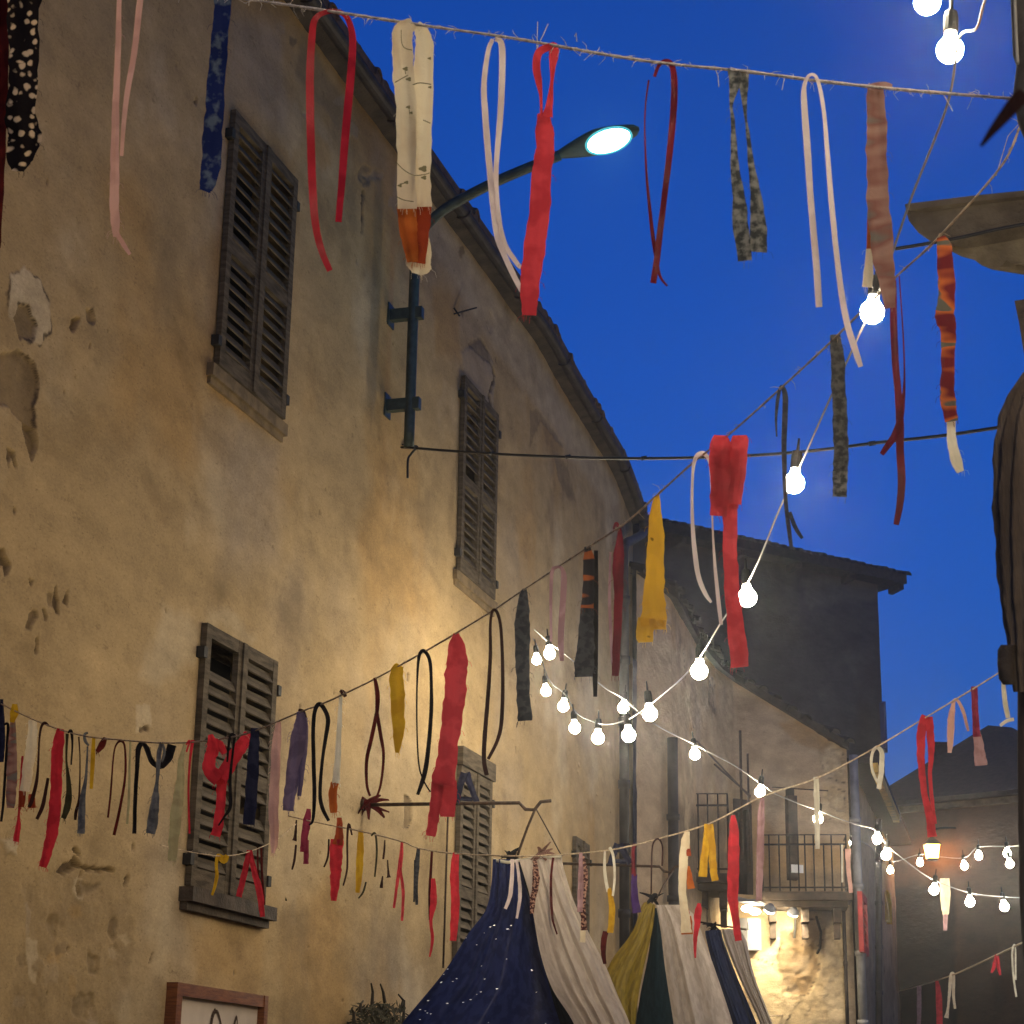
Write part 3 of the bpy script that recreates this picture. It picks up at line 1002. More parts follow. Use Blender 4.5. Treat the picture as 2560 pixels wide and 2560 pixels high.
S1 = Line((.97, 3.62), (-4.0, 5.0))
S2 = Line((1.15, 4.3), wallxy(8.2, .06))
S5 = Line((2.62, 10.0), wallxy(12.56, .05))
S6 = Line(wallxy(10.6, .10), wallxy(12.9, .35))
S7 = Line((8.2, 40.5), (5.9, 22.0))
S8 = Line((5.2, 33.5), (6.6, 35.9))
L1 = Line((1.18, 4.9), wallxy(WALL.hit(1330, 1596, 1.05)[0], 1.05))
L2 = Line(wallxy(WALL.hit(1334, 1574, .95)[0], .95), (6.6, 22.5))
L3 = Line((6.0, 33.0), (6.5, 22.0))
CB = Line((wallxy(sp_, OP)), (3.0, 10.8))

def cord(name, line, px, r, m, label, cat, group=None, fuzz=0, seed=1, extra=()):
    P = [Vector(p) for p in spline([tuple(line.pt(x, y)) for x, y in px], 8)]
    b = MB()
    rg = random.Random(seed)
    jit = [r * (1 + rg.uniform(-.18, .18)) for _ in P] if fuzz else r
    b.tube(P, jit, 7)
    for q in range(fuzz):            # loose fibres of the twine
        i = rg.randrange(len(P) - 1)
        a = P[i].lerp(P[i + 1], rg.random())
        d = Vector((rg.uniform(-1, 1), rg.uniform(-1, 1), rg.uniform(-1.2, .8))).normalized()
        Lf = rg.uniform(.008, .035)
        b.tube([a, a + d * Lf * .5 + Vector((rg.uniform(-.006, .006), 0, .003)), a + d * Lf], [.0009, .0008, .0004], 4, False)
    for pts in extra:
        b.tube([line.pt(x, y) for x, y in pts], .0012, 4, False)
    o = b.build(name, m, None, True)
    return tag(o, label, cat, group)

TW = 'twines strung across the street'
cord('twine', S1, [(-150, -120), (100, -78), (400, -34), (620, -2), (820, 27), (1050, 62), (1280, 95), (1500, 134), (1660, 158), (1860, 178), (2080, 206), (2300, 228), (2530, 246), (2575, 250)],
     .0036, M['twine_pale'], 'pale hairy jute twine running across the whole top of the photo', 'twine', TW, 260, 5,
     [[(1342, 122), (1344, 54)], [(1342, 122), (1370, 60)], [(1442, 104), (1440, 82), (1437, 92)], [(1785, 165), (1795, 190), (1797, 218)], [(2360, 238), (2375, 265), (2382, 278)], [(1962, 190), (1955, 225)]])
cord('twine', S2, [(2580, 262), (2552, 312), (2500, 420), (2340, 600), (2232, 700), (2080, 852), (1955, 968), (1830, 1080), (1735, 1155), (1640, 1240), (1560, 1310), (1470, 1368), (1310, 1474), (1230, 1528), (1140, 1583), (1060, 1630), (940, 1696), (860, 1735), (800, 1762), (750, 1780), (640, 1826), (560, 1846), (430, 1858), (300, 1850), (200, 1838), (100, 1806), (0, 1758), (-120, 1690)],
     .0030, M['twine'], 'long jute twine sloping from upper right down to the left wall', 'twine', TW, 160, 6,
     [[(2490, 440), (2520, 340), (2556, 300)]])
cord('twine', S5, [(2560, 1640), (2500, 1680), (2440, 1718), (2320, 1790), (2190, 1868), (2045, 1944), (1905, 1992), (1775, 2058), (1650, 2096), (1585, 2113), (1500, 2128), (1330, 2140), (1140, 2134), (1045, 2120), (1005, 2104), (900, 2078), (800, 2058), (716, 2069 - 30)],
     .0045, M['twine'], 'thin twine dipping from the right canvas post past the balconies to the left wall', 'twine', TW, 60, 7)
cord('twine', S6, [(400, 2112), (440, 2122), (500, 2134), (560, 2140), (620, 2130), (690, 2100), (740, 2060)],
     .0035, M['twine'], 'short twine across the lower left shuttered window', 'twine', TW, 20, 8)
cord('twine', S7, [(2215, 2486), (2300, 2464), (2380, 2438), (2440, 2412), (2500, 2384), (2580, 2345)],
     .012, M['twine'], 'twine in the bottom right corner before the dark far house', 'twine', TW, 0, 9)
cord('twine', S8, [(1915, 2540), (1990, 2536), (2060, 2524), (2130, 2512)],
     .012, M['twine'], 'twine along the bottom edge below the lit balcony wall', 'twine', TW, 0, 10)
cab = cord('cable', CB, [(1003, 1118), (1040, 1120), (1110, 1126), (1300, 1138), (1560, 1146), (1800, 1142), (2000, 1130), (2200, 1106), (2350, 1090), (2500, 1068), (2590, 1052)],
           .011, M['cable_black'], 'thick black cable from the lamp pole straight across the blue sky', 'cable')
for k in range(7):
    b = MB()
    x = 1040 + k * 190
    y = np.interp(x, [1003, 1040, 1110, 1300, 1560, 1800, 2000, 2200], [1118, 1120, 1126, 1138, 1146, 1142, 1130, 1106])
    p = CB.pt(x, y)
    b.tube([p + Vector((-.02, 0, -.004)), p + Vector((.02, 0, .004))], .016, 8)
    b.build('cable_clip', M['cable_black'], cab)
b = MB()
b.tube([Vector(p) for p in spline([tuple(CB.pt(1040, 1121)), tuple(at(1028, 1135, CB.dist(1022, 1130))), tuple(at(1020, 1150, CB.dist(1022, 1130))), tuple(at(1019, 1195, CB.dist(1022, 1130)))], 5)], .010, 7)
b.build('cable_tail', M['cable_black'], cab, True)

RG = random.Random(21)
def strand(b, uvs, pts, d0, k, seed, amp=.012):
    rg = random.Random(seed)
    ph, lam, tw = rg.uniform(0, 6), rg.uniform(.16, .4), rg.uniform(-.35, .35)
    n = 6
    sp = spline(pts, n)
    px2m = d0 / F_PX
    wmax = max(p[2] for p in pts)
    m = 3 if wmax * px2m < .02 else 7
    rows, lenacc = [], 0
    fold = rg.uniform(-.4, .4)
    for i, p in enumerate(sp):
        a, c = sp[max(i - 1, 0)], sp[min(i + 1, len(sp) - 1)]
        dx, dy = c[0] - a[0], c[1] - a[1]
        q = math.hypot(dx, dy) or 1
        nx, ny = -dy / q, dx / q
        if ny < 0 and False:
            nx, ny = -nx, -ny
        if i:
            lenacc += math.hypot(p[0] - sp[i - 1][0], p[1] - sp[i - 1][1]) * px2m
        w = max(p[2], 1.0)
        wob = amp * math.sin(2 * math.pi * lenacc / lam + ph) * min(1, lenacc / .08)
        row = []
        for j in range(m):
            u = j / (m - 1) - .5
            edge = 1 + (.05 * math.sin(lenacc * 60 + seed + 3 * u) + .04 * math.sin(lenacc * 137 + seed * 2) + rg.uniform(-.05, .05)) * (1 if wmax * px2m > .02 else .3)
            dd = wob + u * tw * w * px2m * 1.6 + fold * .5 * w * px2m * math.cos(2 * math.pi * u) * (.5 + .5 * math.sin(lenacc * 9 + ph)) \
                + .07 * w * px2m * math.sin(u * 9 + lenacc * 14 + ph) * (1 if m > 3 else .3)
            row.append(at(p[0] + nx * w * u * edge, p[1] + ny * w * u * edge, d0 + k * .012 + dd))
            uvs.append(((u + .5) * w * px2m * 1.0 + seed * .37, lenacc))
        rows.append(row)
    b.grid(rows)
    if m > 3 and d0 < 9:             # loose threads along the torn edges and the cut end
        for q in range(int(6 + lenacc * 22)):
            i = len(rows) - 1 if q < 5 else rg.randrange(1, len(rows))
            e = rows[i][rg.randrange(m)] if q < 5 else rows[i][rg.choice((0, m - 1))]
            sd = (rows[i][-1] - rows[i][0]).normalized() * (rg.uniform(-.4, .4) if q < 5 else (1 if e is rows[i][-1] else -1))
            L_ = rg.uniform(.006, .020)
            v0 = len(b.v)
            b.tube([e - sd * .002, e + sd * L_ * .5 + Vector((0, 0, -L_ * .35)), e + sd * L_ * .7 + Vector((0, 0, -L_))], .00011 * d0, 3, False)
            uvs.extend([(seed * .37, lenacc * .5)] * (len(b.v) - v0))

def ribbon(line, ax, ay, label, parts, group='ribbons hung along the twines', d=None):
    d0 = d if d is not None else line.dist(ax, ay)
    seed = RG.randrange(1000)
    if len(parts) == 1:
        (nm, mk, ss), = parts
        b, uv = MB(), []
        for k, pts in enumerate(ss):
            strand(b, uv, pts, d0, k, seed + k)
        o = b.build('ribbon', CL[mk], None, True, uv)
        return tag(o, label, 'ribbon', group)
    t = thing('ribbon', label, 'ribbon', at(ax, ay, d0), group)
    kk = 0
    for nm, mk, ss in parts:
        b, uv = MB(), []
        for pts in ss:
            strand(b, uv, pts, d0, kk, seed + kk)
            kk += 1
        b.build(nm, CL[mk], t, True, uv)
    return t

G1 = 'ribbons on the top twine'
G2 = 'ribbons on the long sloping twine'
G3 = 'ribbons on the dipping twine'
G7 = 'ribbons on the lower right twines'
def R1(x, y, label, *parts): return ribbon(S1, x, y, label, parts, G1)
def R2(x, y, label, *parts): return ribbon(S2, x, y, label, parts, G2)
def R5(x, y, label, *parts): return ribbon(S5, x, y, label, parts, G3)
def R6(x, y, label, *parts): return ribbon(S6, x, y, label, parts, G3)
def R7(x, y, label, *parts): return ribbon(S7, x, y, label, parts, G7)

R1(65, -83, 'wide black cloth strip with pale spots at the top left corner',
   ('strip', 'dotted', [[(68, -90, 85), (58, 0, 85), (60, 150, 74), (52, 280, 76), (60, 345, 84), (48, 400, 62), (45, 428, 30)]]))
R1(3, -95, 'dark maroon strip cut by the left photo edge beside the spotted black strip',
   ('strip', 'darkred', [[(-2, -110, 50), (0, 100, 46), (-2, 300, 40), (-6, 450, 34), (-12, 620, 26)]]))
R1(320, -45, 'pale pink satin ribbon folded over in two tails, high on the ochre wall',
   ('strip', 'pink', [[(300, -47, 12), (298, 0, 12), (295, 130, 15), (290, 240, 17), (287, 400, 22), (286, 500, 24), (288, 560, 22), (290, 592, 14)],
                      [(356, -42, 16), (348, 20, 16), (336, 130, 15), (320, 220, 14), (310, 300, 12), (304, 390, 9)],
                      [(282, 520, 8), (290, 575, 11), (308, 610, 12), (325, 636, 8)]]))
R1(555, -12, 'dark blue printed cloth strip hanging before the upper left shutters',
   ('strip', 'bluepr', [[(557, -15, 44), (553, 60, 42), (545, 150, 44), (537, 260, 47), (530, 360, 50), (524, 440, 46), (512, 478, 28)]]))
R1(830, 28, 'narrow crimson ribbon looped over the top twine near the eaves, two long legs',
   ('strip', 'crimson', [[(825, 677, 14), (805, 630, 17), (792, 580, 18), (783, 500, 20), (777, 350, 20), (775, 200, 20), (780, 90, 18), (790, 45, 15), (825, 28, 12), (860, 36, 13), (876, 65, 15), (882, 110, 18), (876, 200, 20), (864, 330, 20), (855, 450, 18), (846, 555, 16)]]))
cr = R1(1040, 58, 'wide cream strip with leafy vine print and orange lower end',
   ('strip', 'cream', [[(1034, 58, 30), (1010, 78, 50), (1005, 120, 52), (1011, 200, 54), (1016, 300, 52), (1016, 400, 48), (1017, 522, 48)],
                       [(1042, 58, 20), (1058, 90, 40), (1060, 150, 48), (1056, 300, 50), (1054, 400, 46), (1055, 517, 46)]]),
   ('orange_end', 'orange', [[(1018, 518, 48), (1019, 570, 46), (1028, 620, 36), (1032, 655, 28)]]),
   ('rust_end', 'rustred', [[(1055, 515, 46), (1052, 560, 46), (1048, 620, 44), (1042, 657, 40)]]),
   ('hem', 'cream', [[(1060, 590, 20), (1062, 630, 36), (1050, 655, 62), (1046, 672, 58), (1042, 685, 26)]]))
d0 = S1.dist(1040, 58)
vb = MB()
for pts in ([(1003, 75), (1004, 105), (1012, 120), (1030, 125)], [(988, 206), (1005, 196), (1020, 188)], [(1032, 212), (1050, 207), (1078, 211)], [(1012, 172), (1014, 185)],
            [(990, 405), (1010, 425), (1035, 438), (1062, 436), (1074, 432)], [(992, 492), (1010, 500), (1034, 504)], [(1000, 460), (1018, 457)], [(1022, 265), (1024, 285)], [(1058, 300), (1076, 308)]):
    vb.tube([Vector(p) for p in spline([tuple(at(x, y, d0 - .03)) for x, y in pts], 4)], .0012, 4)
for x, y, r in ((1014, 172, 6), (1022, 198, 6), (1058, 422, 9), (1060, 444, 6), (1016, 456, 5), (1000, 464, 5), (1021, 268, 5), (1028, 282, 4), (1074, 146, 4), (1075, 218, 4)):
    P = [at(x + r * math.cos(a) * 1.1 * (1 - .25 * math.cos(3 * a)), y + r * math.sin(a) * .8 * (1 - .25 * math.cos(3 * a)), d0 - .031) for a in np.arange(0, 6.2, .4)]
    vb.add(P, [tuple(range(len(P)))])
vb.build('vine_print', mat('olive_print', (.17, .15, .07), .9), cr)['kind'] = 'stuff'
R1(1240, 96, 'narrow pinkish white ribbon loop hanging left of the coral strip',
   ('strip', 'white', [[(1232, 98, 10), (1220, 130, 12), (1210, 210, 14), (1214, 300, 16), (1224, 420, 16), (1234, 520, 16), (1243, 590, 15), (1262, 640, 14), (1285, 690, 14), (1305, 728, 12)],
                       [(1238, 98, 10), (1254, 112, 16), (1255, 200, 16), (1250, 300, 15), (1243, 380, 13), (1240, 450, 13), (1246, 540, 13), (1262, 610, 13), (1290, 655, 12), (1303, 670, 10)]]))
R1(1385, 112, 'long coral red strip knotted to the top twine, covering the lamp arm',
   ('strip', 'coral', [[(1388, 112, 16), (1370, 118, 18), (1347, 132, 20), (1341, 165, 20), (1347, 205, 17), (1352, 240, 8), (1354, 295, 8)],
                       [(1376, 116, 14), (1384, 118, 22), (1384, 145, 24), (1382, 165, 16), (1380, 200, 9), (1376, 240, 14), (1369, 292, 26)],
                       [(1356, 282, 26), (1362, 320, 44), (1362, 370, 46), (1356, 420, 49), (1349, 520, 52), (1340, 600, 54), (1330, 660, 52), (1324, 740, 45), (1322, 788, 34)]]))
R1(1665, 155, 'narrow maroon ribbon loop against the sky right of the lit lamp head',
   ('strip', 'maroon', [[(1636, 192, 8), (1648, 162, 9), (1666, 152, 10), (1680, 165, 14), (1686, 210, 17), (1682, 300, 17), (1672, 400, 16), (1660, 500, 15), (1650, 580, 16), (1642, 650, 16), (1633, 708, 16)],
                        [(1622, 200, 5), (1614, 260, 4), (1612, 330, 4), (1616, 430, 6), (1622, 500, 8), (1632, 590, 10), (1640, 640, 10), (1650, 690, 7), (1668, 715, 5)]]))
R1(1850, 176, 'grey printed cloth strip split in two legs against the sky',
   ('strip', 'greypr', [[(1840, 172, 40), (1836, 210, 28), (1828, 262, 9), (1832, 300, 10), (1836, 400, 20), (1845, 480, 30), (1852, 560, 40), (1862, 652, 34)],
                        [(1856, 174, 38), (1859, 220, 22), (1864, 290, 7), (1869, 330, 9), (1877, 400, 15), (1888, 480, 26), (1896, 560, 40), (1892, 630, 46)]]))
R1(2030, 200, 'pinkish white ribbon arched over the top twine with two long open legs',
   ('strip', 'white', [[(2048, 768, 17), (2040, 650, 17), (2027, 500, 16), (2017, 350, 17), (2010, 250, 15), (2012, 210, 10), (2024, 188, 8), (2040, 192, 8), (2052, 230, 10), (2062, 300, 10), (2070, 400, 12), (2080, 520, 14), (2090, 620, 14), (2102, 720, 15), (2118, 810, 16), (2140, 880, 16), (2152, 917, 12)]]))
R1(2195, 216, 'wide pinkish brown printed strip hanging beside the bulb below the top twine',
   ('fold', 'brownpr', [[(2230, 218, 14), (2212, 214, 20), (2190, 216, 20), (2172, 218, 14)]]),
   ('strip', 'brownpr', [[(2190, 214, 44), (2190, 260, 46), (2192, 330, 52), (2192, 400, 52), (2194, 480, 55), (2200, 560, 58), (2208, 640, 56), (2217, 700, 42), (2226, 770, 28)]]),
   ('orange_edge', 'orange', [[(2174, 540, 12), (2173, 622, 14)]]),
   ('cream_edge', 'cream', [[(2174, 620, 16), (2172, 660, 22), (2168, 718, 28)]]))
R2(2236, 700, 'maroon ribbon with crossed tails below the brightest lone bulb at right',
   ('strip', 'maroon', [[(2234, 700, 14), (2234, 800, 18), (2238, 900, 18), (2245, 980, 18), (2250, 1060, 20), (2250, 1120, 20), (2254, 1200, 20), (2250, 1260, 18), (2240, 1312, 14)],
                        [(2248, 690, 3), (2258, 840, 4), (2261, 940, 5), (2258, 1000, 10), (2250, 1050, 16), (2236, 1090, 18), (2215, 1120, 15), (2204, 1136, 12)]]))
R2(2355, 592, 'orange and brown printed strip with white tip before the stone slab',
   ('strip', 'camo', [[(2352, 592, 22), (2360, 620, 38), (2365, 680, 42), (2366, 760, 44), (2362, 790, 50), (2370, 830, 40), (2370, 900, 34), (2368, 960, 36), (2372, 1010, 38), (2378, 1054, 32)]]),
   ('white_tip', 'ivory', [[(2377, 1050, 22), (2380, 1100, 24), (2390, 1150, 28), (2401, 1180, 20)]]))
R2(2085, 846, 'dark grey printed strip hanging straight, left of the maroon crossed ribbon',
   ('strip', 'darkpr', [[(2088, 836, 26), (2094, 900, 34), (2098, 1000, 36), (2102, 1100, 38), (2102, 1178, 38)]]),
   ('pale_end', 'greypr', [[(2102, 1174, 38), (2100, 1210, 36), (2098, 1242, 34)]]))
R2(1955, 968, 'thin charcoal ribbon loop behind the bulb in front of the sky',
   ('strip', 'charcoal', [[(1942, 1092, 4), (1940, 1050, 6), (1944, 1000, 9), (1953, 966, 8), (1963, 990, 14), (1962, 1050, 14), (1960, 1120, 13), (1964, 1250, 10), (1972, 1320, 11), (1979, 1376, 8)],
                          [(1974, 1280, 9), (1988, 1318, 11), (2006, 1346, 8)]]))
R2(1752, 1137, 'thin pinkish white ribbon loop left of the wide coral strip at centre right',
   ('strip', 'white', [[(1778, 1506, 6), (1762, 1482, 11), (1746, 1440, 12), (1737, 1380, 12), (1731, 1300, 9), (1731, 1200, 7), (1738, 1147, 10), (1756, 1133, 12), (1772, 1150, 8), (1778, 1200, 6), (1782, 1330, 5), (1788, 1420, 8), (1796, 1500, 10), (1803, 1562, 9)]]))
R2(1826, 1092, 'wide coral red strip knotted in a heart shape before the dark tall house',
   ('knot', 'coral', [[(1801, 1088, 34), (1800, 1110, 52), (1800, 1150, 52), (1800, 1230, 48), (1796, 1290, 40)], [(1848, 1088, 34), (1848, 1112, 46), (1842, 1180, 44), (1834, 1260, 40)], [(1824, 1120, 78), (1820, 1180, 82), (1812, 1270, 68)]]),
   ('strip', 'coral', [[(1826, 1262, 36), (1825, 1330, 36), (1826, 1400, 36), (1832, 1500, 38), (1842, 1590, 44), (1850, 1668, 46)]]))
R2(1640, 1238, 'mustard yellow strip with tiny dark motifs and a stepped frayed end',
   ('strip', 'yellowdot', [[(1644, 1236, 8), (1640, 1270, 26), (1640, 1340, 40), (1637, 1440, 48), (1635, 1510, 58), (1633, 1566, 66)], [(1616, 1545, 42), (1613, 1580, 44), (1614, 1606, 38)], [(1650, 1550, 36), (1650, 1574, 32)]]))
R2(1543, 1310, 'dark red strip with pale pink edge hanging before the end downpipe',
   ('strip', 'maroon', [[(1534, 1322, 5), (1541, 1308, 7), (1550, 1335, 12), (1546, 1400, 28), (1546, 1500, 22), (1542, 1600, 20), (1538, 1690, 18)]]),
   ('pink_edge', 'mauve', [[(1526, 1380, 5), (1524, 1500, 8), (1528, 1600, 8), (1531, 1662, 6)]]))
R2(1470, 1370, 'black and orange printed strip widening downward beside the dark red strip',
   ('strip', 'darkor', [[(1468, 1366, 14), (1472, 1400, 28), (1472, 1450, 28), (1468, 1520, 32)]]),
   ('dark_end', 'charcoal', [[(1468, 1516, 32), (1465, 1600, 42), (1462, 1650, 48), (1463, 1692, 54)]]),
   ('back_strip', 'black', [[(1490, 1376, 10), (1488, 1500, 16), (1488, 1660, 14), (1488, 1742, 10)]]))
R2(1395, 1420, 'narrow pink ribbon loop just above the leftmost pair of bulbs',
   ('strip', 'mauve', [[(1378, 1604, 6), (1377, 1500, 8), (1380, 1430, 9), (1392, 1418, 7), (1405, 1422, 9), (1410, 1450, 15), (1406, 1520, 15), (1402, 1600, 15), (1405, 1652, 10)]]))
R2(1310, 1472, 'charcoal cloth strip hanging left of the bulb cluster on the ochre wall',
   ('strip', 'charcoal', [[(1312, 1472, 10), (1308, 1500, 26), (1306, 1560, 38), (1306, 1640, 36), (1308, 1720, 33), (1312, 1802, 36)]]))
R2(1236, 1526, 'maroon brown ribbon forming a long closed loop right of the broad red strip',
   ('strip', 'brown', [[(1217, 1938, 11), (1210, 1900, 11), (1212, 1840, 11), (1220, 1740, 10), (1226, 1640, 9), (1226, 1560, 7), (1232, 1526, 7), (1244, 1534, 8), (1253, 1580, 8), (1257, 1700, 9), (1254, 1800, 10), (1244, 1850, 9), (1220, 1898, 8)]]))
R2(1140, 1583, 'broad coral red strip with forked end at the middle of the ochre wall',
   ('strip', 'coral', [[(1140, 1582, 12), (1142, 1610, 38), (1142, 1660, 54), (1138, 1720, 55), (1130, 1800, 52), (1122, 1860, 48), (1114, 1920, 54), (1108, 1962, 60)],
                       [(1096, 1950, 32), (1085, 2040, 27), (1076, 2090, 25)], [(1121, 1950, 44), (1119, 2042, 38)]]))
R2(1062, 1628, 'thin black ribbon in a tall loop between yellow strip and broad red strip',
   ('strip', 'black', [[(1044, 1987, 8), (1060, 1940, 12), (1070, 1880, 11), (1078, 1780, 10), (1078, 1700, 8), (1074, 1650, 9), (1060, 1627, 9), (1048, 1640, 8), (1043, 1700, 5), (1042, 1800, 4), (1046, 1900, 4), (1056, 1945, 4), (1076, 1980, 4)]]))
R2(995, 1668, 'short plain yellow strip ending in a point on the ochre wall',
   ('strip', 'yellow', [[(1000, 1663, 20), (992, 1682, 33), (994, 1750, 35), (996, 1830, 29), (993, 1882, 10)]]))
R2(940, 1696, 'dark red ribbon tied in a drop shaped loop above the iron bar end',
   ('strip', 'darkred', [[(937, 1694, 8), (944, 1740, 12), (942, 1785, 9)], [(942, 1780, 9), (930, 1840, 10), (917, 1900, 9), (917, 1960, 7), (925, 1990, 6)], [(942, 1780, 9), (952, 1840, 9), (959, 1890, 7), (952, 1960, 6), (940, 1997, 5)]]))
R2(858, 1736, 'pale strip with orange end hanging left of the iron bar',
   ('knot', 'brown', [[(850, 1726, 8), (858, 1732, 12), (864, 1742, 8)]]),
   ('strip', 'ivory', [[(852, 1742, 8), (849, 1800, 11), (845, 1880, 15), (840, 1958, 19)]]),
   ('orange_end', 'orange', [[(837, 1956, 20), (832, 1990, 21), (834, 2032, 18)]]))
R2(798, 1760, 'black ribbon loop with curled tails right of the violet grey strip',
   ('strip', 'black', [[(822, 2052, 8), (806, 2020, 10), (800, 1980, 9), (806, 1900, 8), (815, 1840, 10), (820, 1800, 11), (812, 1775, 11), (799, 1760, 11), (788, 1775, 10), (783, 1820, 10), (784, 1900, 10), (786, 1990, 10), (782, 2050, 7), (772, 2062, 4)]]))
R2(750, 1779, 'violet grey cloth strip folded in two right of the lower shutters',
   ('strip', 'purple', [[(748, 1778, 12), (752, 1800, 28), (745, 1850, 38), (735, 1920, 36), (723, 2000, 29), (720, 2027, 29)], [(758, 1795, 22), (762, 1850, 17), (755, 1920, 15), (748, 1990, 10)]]),
   ('knot', 'brown', [[(746, 1774, 6), (756, 1780, 12), (764, 1795, 8)]]))
R2(696, 1803, 'pale pink wide strip at the right edge of the lower shutters',
   ('strip', 'pink', [[(698, 1803, 10), (692, 1850, 22), (688, 1930, 24), (684, 2020, 25), (686, 2100, 20), (682, 2132, 9)]]))
R2(640, 1826, 'navy strip hanging before the right leaf of the lower shutters',
   ('strip', 'navy', [[(638, 1820, 20), (634, 1880, 28), (630, 1960, 31), (622, 2062, 30)]]))
R2(560, 1846, 'bright red strip tied in a big bow before the lower shutters',
   ('bow', 'red', [[(526, 1836, 12), (532, 1868, 30), (524, 1900, 30), (526, 1928, 36), (548, 1948, 40)], [(621, 1832, 18), (606, 1860, 31), (580, 1900, 34), (552, 1945, 36)], [(530, 1850, 14), (548, 1862, 22), (562, 1884, 14)], [(536, 1935, 20), (548, 1942, 44), (562, 1940, 20)]]),
   ('tail', 'red', [[(556, 1935, 27), (552, 2000, 23), (546, 2060, 25), (538, 2090, 25)]]))
R2(575, 1844, 'thin black ribbon down the middle of the lower shutters, tail curling left',
   ('strip', 'black', [[(568, 1905, 5), (574, 1846, 7), (586, 1838, 7), (582, 1880, 6), (575, 1950, 8), (576, 2015, 9), (562, 2040, 6), (546, 2064, 4)]]))
R2(460, 1856, 'pale straw coloured strip left of the lower shutters',
   ('strip', 'palegreen', [[(464, 1856, 8), (453, 1900, 14), (450, 1960, 22), (442, 2020, 30), (436, 2080, 27), (430, 2152, 22)]]))
R2(480, 1852, 'very thin red ribbon along the left edge of the lower shutters',
   ('strip', 'red', [[(482, 1850, 9), (475, 1900, 6), (471, 1980, 5), (474, 2084, 5)], [(465, 1862, 4), (474, 1852, 6), (466, 1880, 4)]]))
R2(345, 1856, 'black ribbon draped in a deep swag left of the pale straw strip',
   ('strip', 'black', [[(336, 2084, 10), (338, 2000, 10), (344, 1900, 11), (346, 1872, 14), (355, 1858, 10), (366, 1870, 13), (378, 1900, 13), (392, 1914, 13), (408, 1912, 17), (421, 1890, 23), (430, 1862, 21)]]))
R2(404, 1858, 'blue grey strip hanging through the black swag',
   ('strip', 'grey', [[(404, 1856, 8), (398, 1880, 12), (396, 1910, 11), (392, 1960, 9), (388, 2000, 20), (382, 2050, 27), (376, 2084, 22)], [(405, 1856, 6), (411, 1880, 7), (404, 1905, 6)]]))
R2(300, 1851, 'thin dark red ribbon arch with two spread legs on the left wall',
   ('strip', 'darkred', [[(270, 2044, 5), (277, 1980, 5), (282, 1910, 4), (288, 1868, 4), (301, 1853, 6), (312, 1868, 5), (313, 1940, 6), (300, 2020, 7), (285, 2088, 8)]]))
R2(215, 1840, 'slim blue grey strip with curled top right of the tall red strip',
   ('strip', 'grey', [[(222, 1864, 5), (213, 1852, 8), (212, 1836, 7), (220, 1832, 5)], [(219, 1866, 4), (215, 1940, 7), (206, 2000, 15), (204, 2050, 19), (202, 2084, 19)]]))
R2(234, 1842, 'short yellow strip beside the slim blue grey strip on the left wall',
   ('strip', 'yellow', [[(234, 1842, 8), (232, 1900, 11), (228, 1972, 8)]]))
R2(260, 1846, 'small dark maroon knotted scrap on the left wall twine',
   ('strip', 'darkred', [[(264, 1844, 10), (254, 1864, 17), (242, 1880, 9)]]))
R2(178, 1830, 'very short thin black ribbon right of the tall red strip',
   ('strip', 'black', [[(170, 1832, 4), (178, 1828, 8), (181, 1860, 5), (178, 1912, 4)]]))
R2(150, 1826, 'tall bright red strip on the left wall',
   ('strip', 'red', [[(152, 1822, 16), (147, 1850, 27), (142, 1900, 29), (140, 1980, 29), (133, 2060, 31), (126, 2100, 27), (115, 2140, 23), (107, 2168, 20)]]))
R2(80, 1800, 'cream strip with dark red tips near the left edge',
   ('strip', 'cream', [[(82, 1800, 20), (79, 1860, 27), (70, 1920, 27), (62, 1978, 25)]]),
   ('dark_tip', 'rustred', [[(56, 1978, 18), (53, 2018, 16)], [(78, 1985, 16), (80, 2020, 20)]]),
   ('red_edge', 'red', [[(56, 1890, 5), (52, 1960, 6), (47, 2040, 6), (46, 2060, 12), (42, 2090, 15), (40, 2104, 15)]]))
R2(113, 1810, 'thin dark brown ribbon arch with two curved tails left of the tall red strip',
   ('strip', 'brown', [[(72, 2018, 8), (80, 2000, 10), (92, 1950, 8), (96, 1900, 5), (98, 1850, 5), (103, 1818, 6), (112, 1807, 7), (122, 1815, 5)], [(92, 2048, 8), (105, 2020, 10), (112, 1990, 9), (120, 1945, 7)]]))
R2(20, 1768, 'long thin black ribbon at the very left edge',
   ('strip', 'black', [[(10, 1812, 5), (20, 1812, 7), (18, 1860, 8), (12, 1950, 7), (8, 2010, 7), (3, 2054, 6)]]))
R2(30, 1778, 'dull pinkish brown printed strip between the black and cream ones at far left',
   ('strip', 'brownpr', [[(33, 1790, 10), (31, 1850, 20), (30, 1920, 26), (28, 1980, 26), (26, 2020, 20)]]))
R2(168, 1834, 'dark olive ribbon with broad lower end behind the tall red strip',
   ('strip', 'olive', [[(168, 1834, 8), (166, 1900, 5), (172, 1960, 12), (170, 2010, 17), (158, 2046, 12)]]))
R2(192, 1837, 'short dark brown curl left of the slim blue grey strip',
   ('strip', 'brown', [[(197, 1842, 4), (200, 1900, 3), (198, 1990, 5), (190, 2030, 8), (188, 2050, 6)]]))
R2(325, 1853, 'thin cream thread like ribbon left of the black swag',
   ('strip', 'palegreen', [[(326, 1852, 5), (324, 1920, 6), (322, 2000, 7), (318, 2060, 6)]]))
R2(4, 1755, 'short navy scrap cut by the left edge',
   ('strip', 'navy', [[(4, 1748, 8), (4, 1800, 15), (5, 1850, 17), (3, 1905, 12)]]))
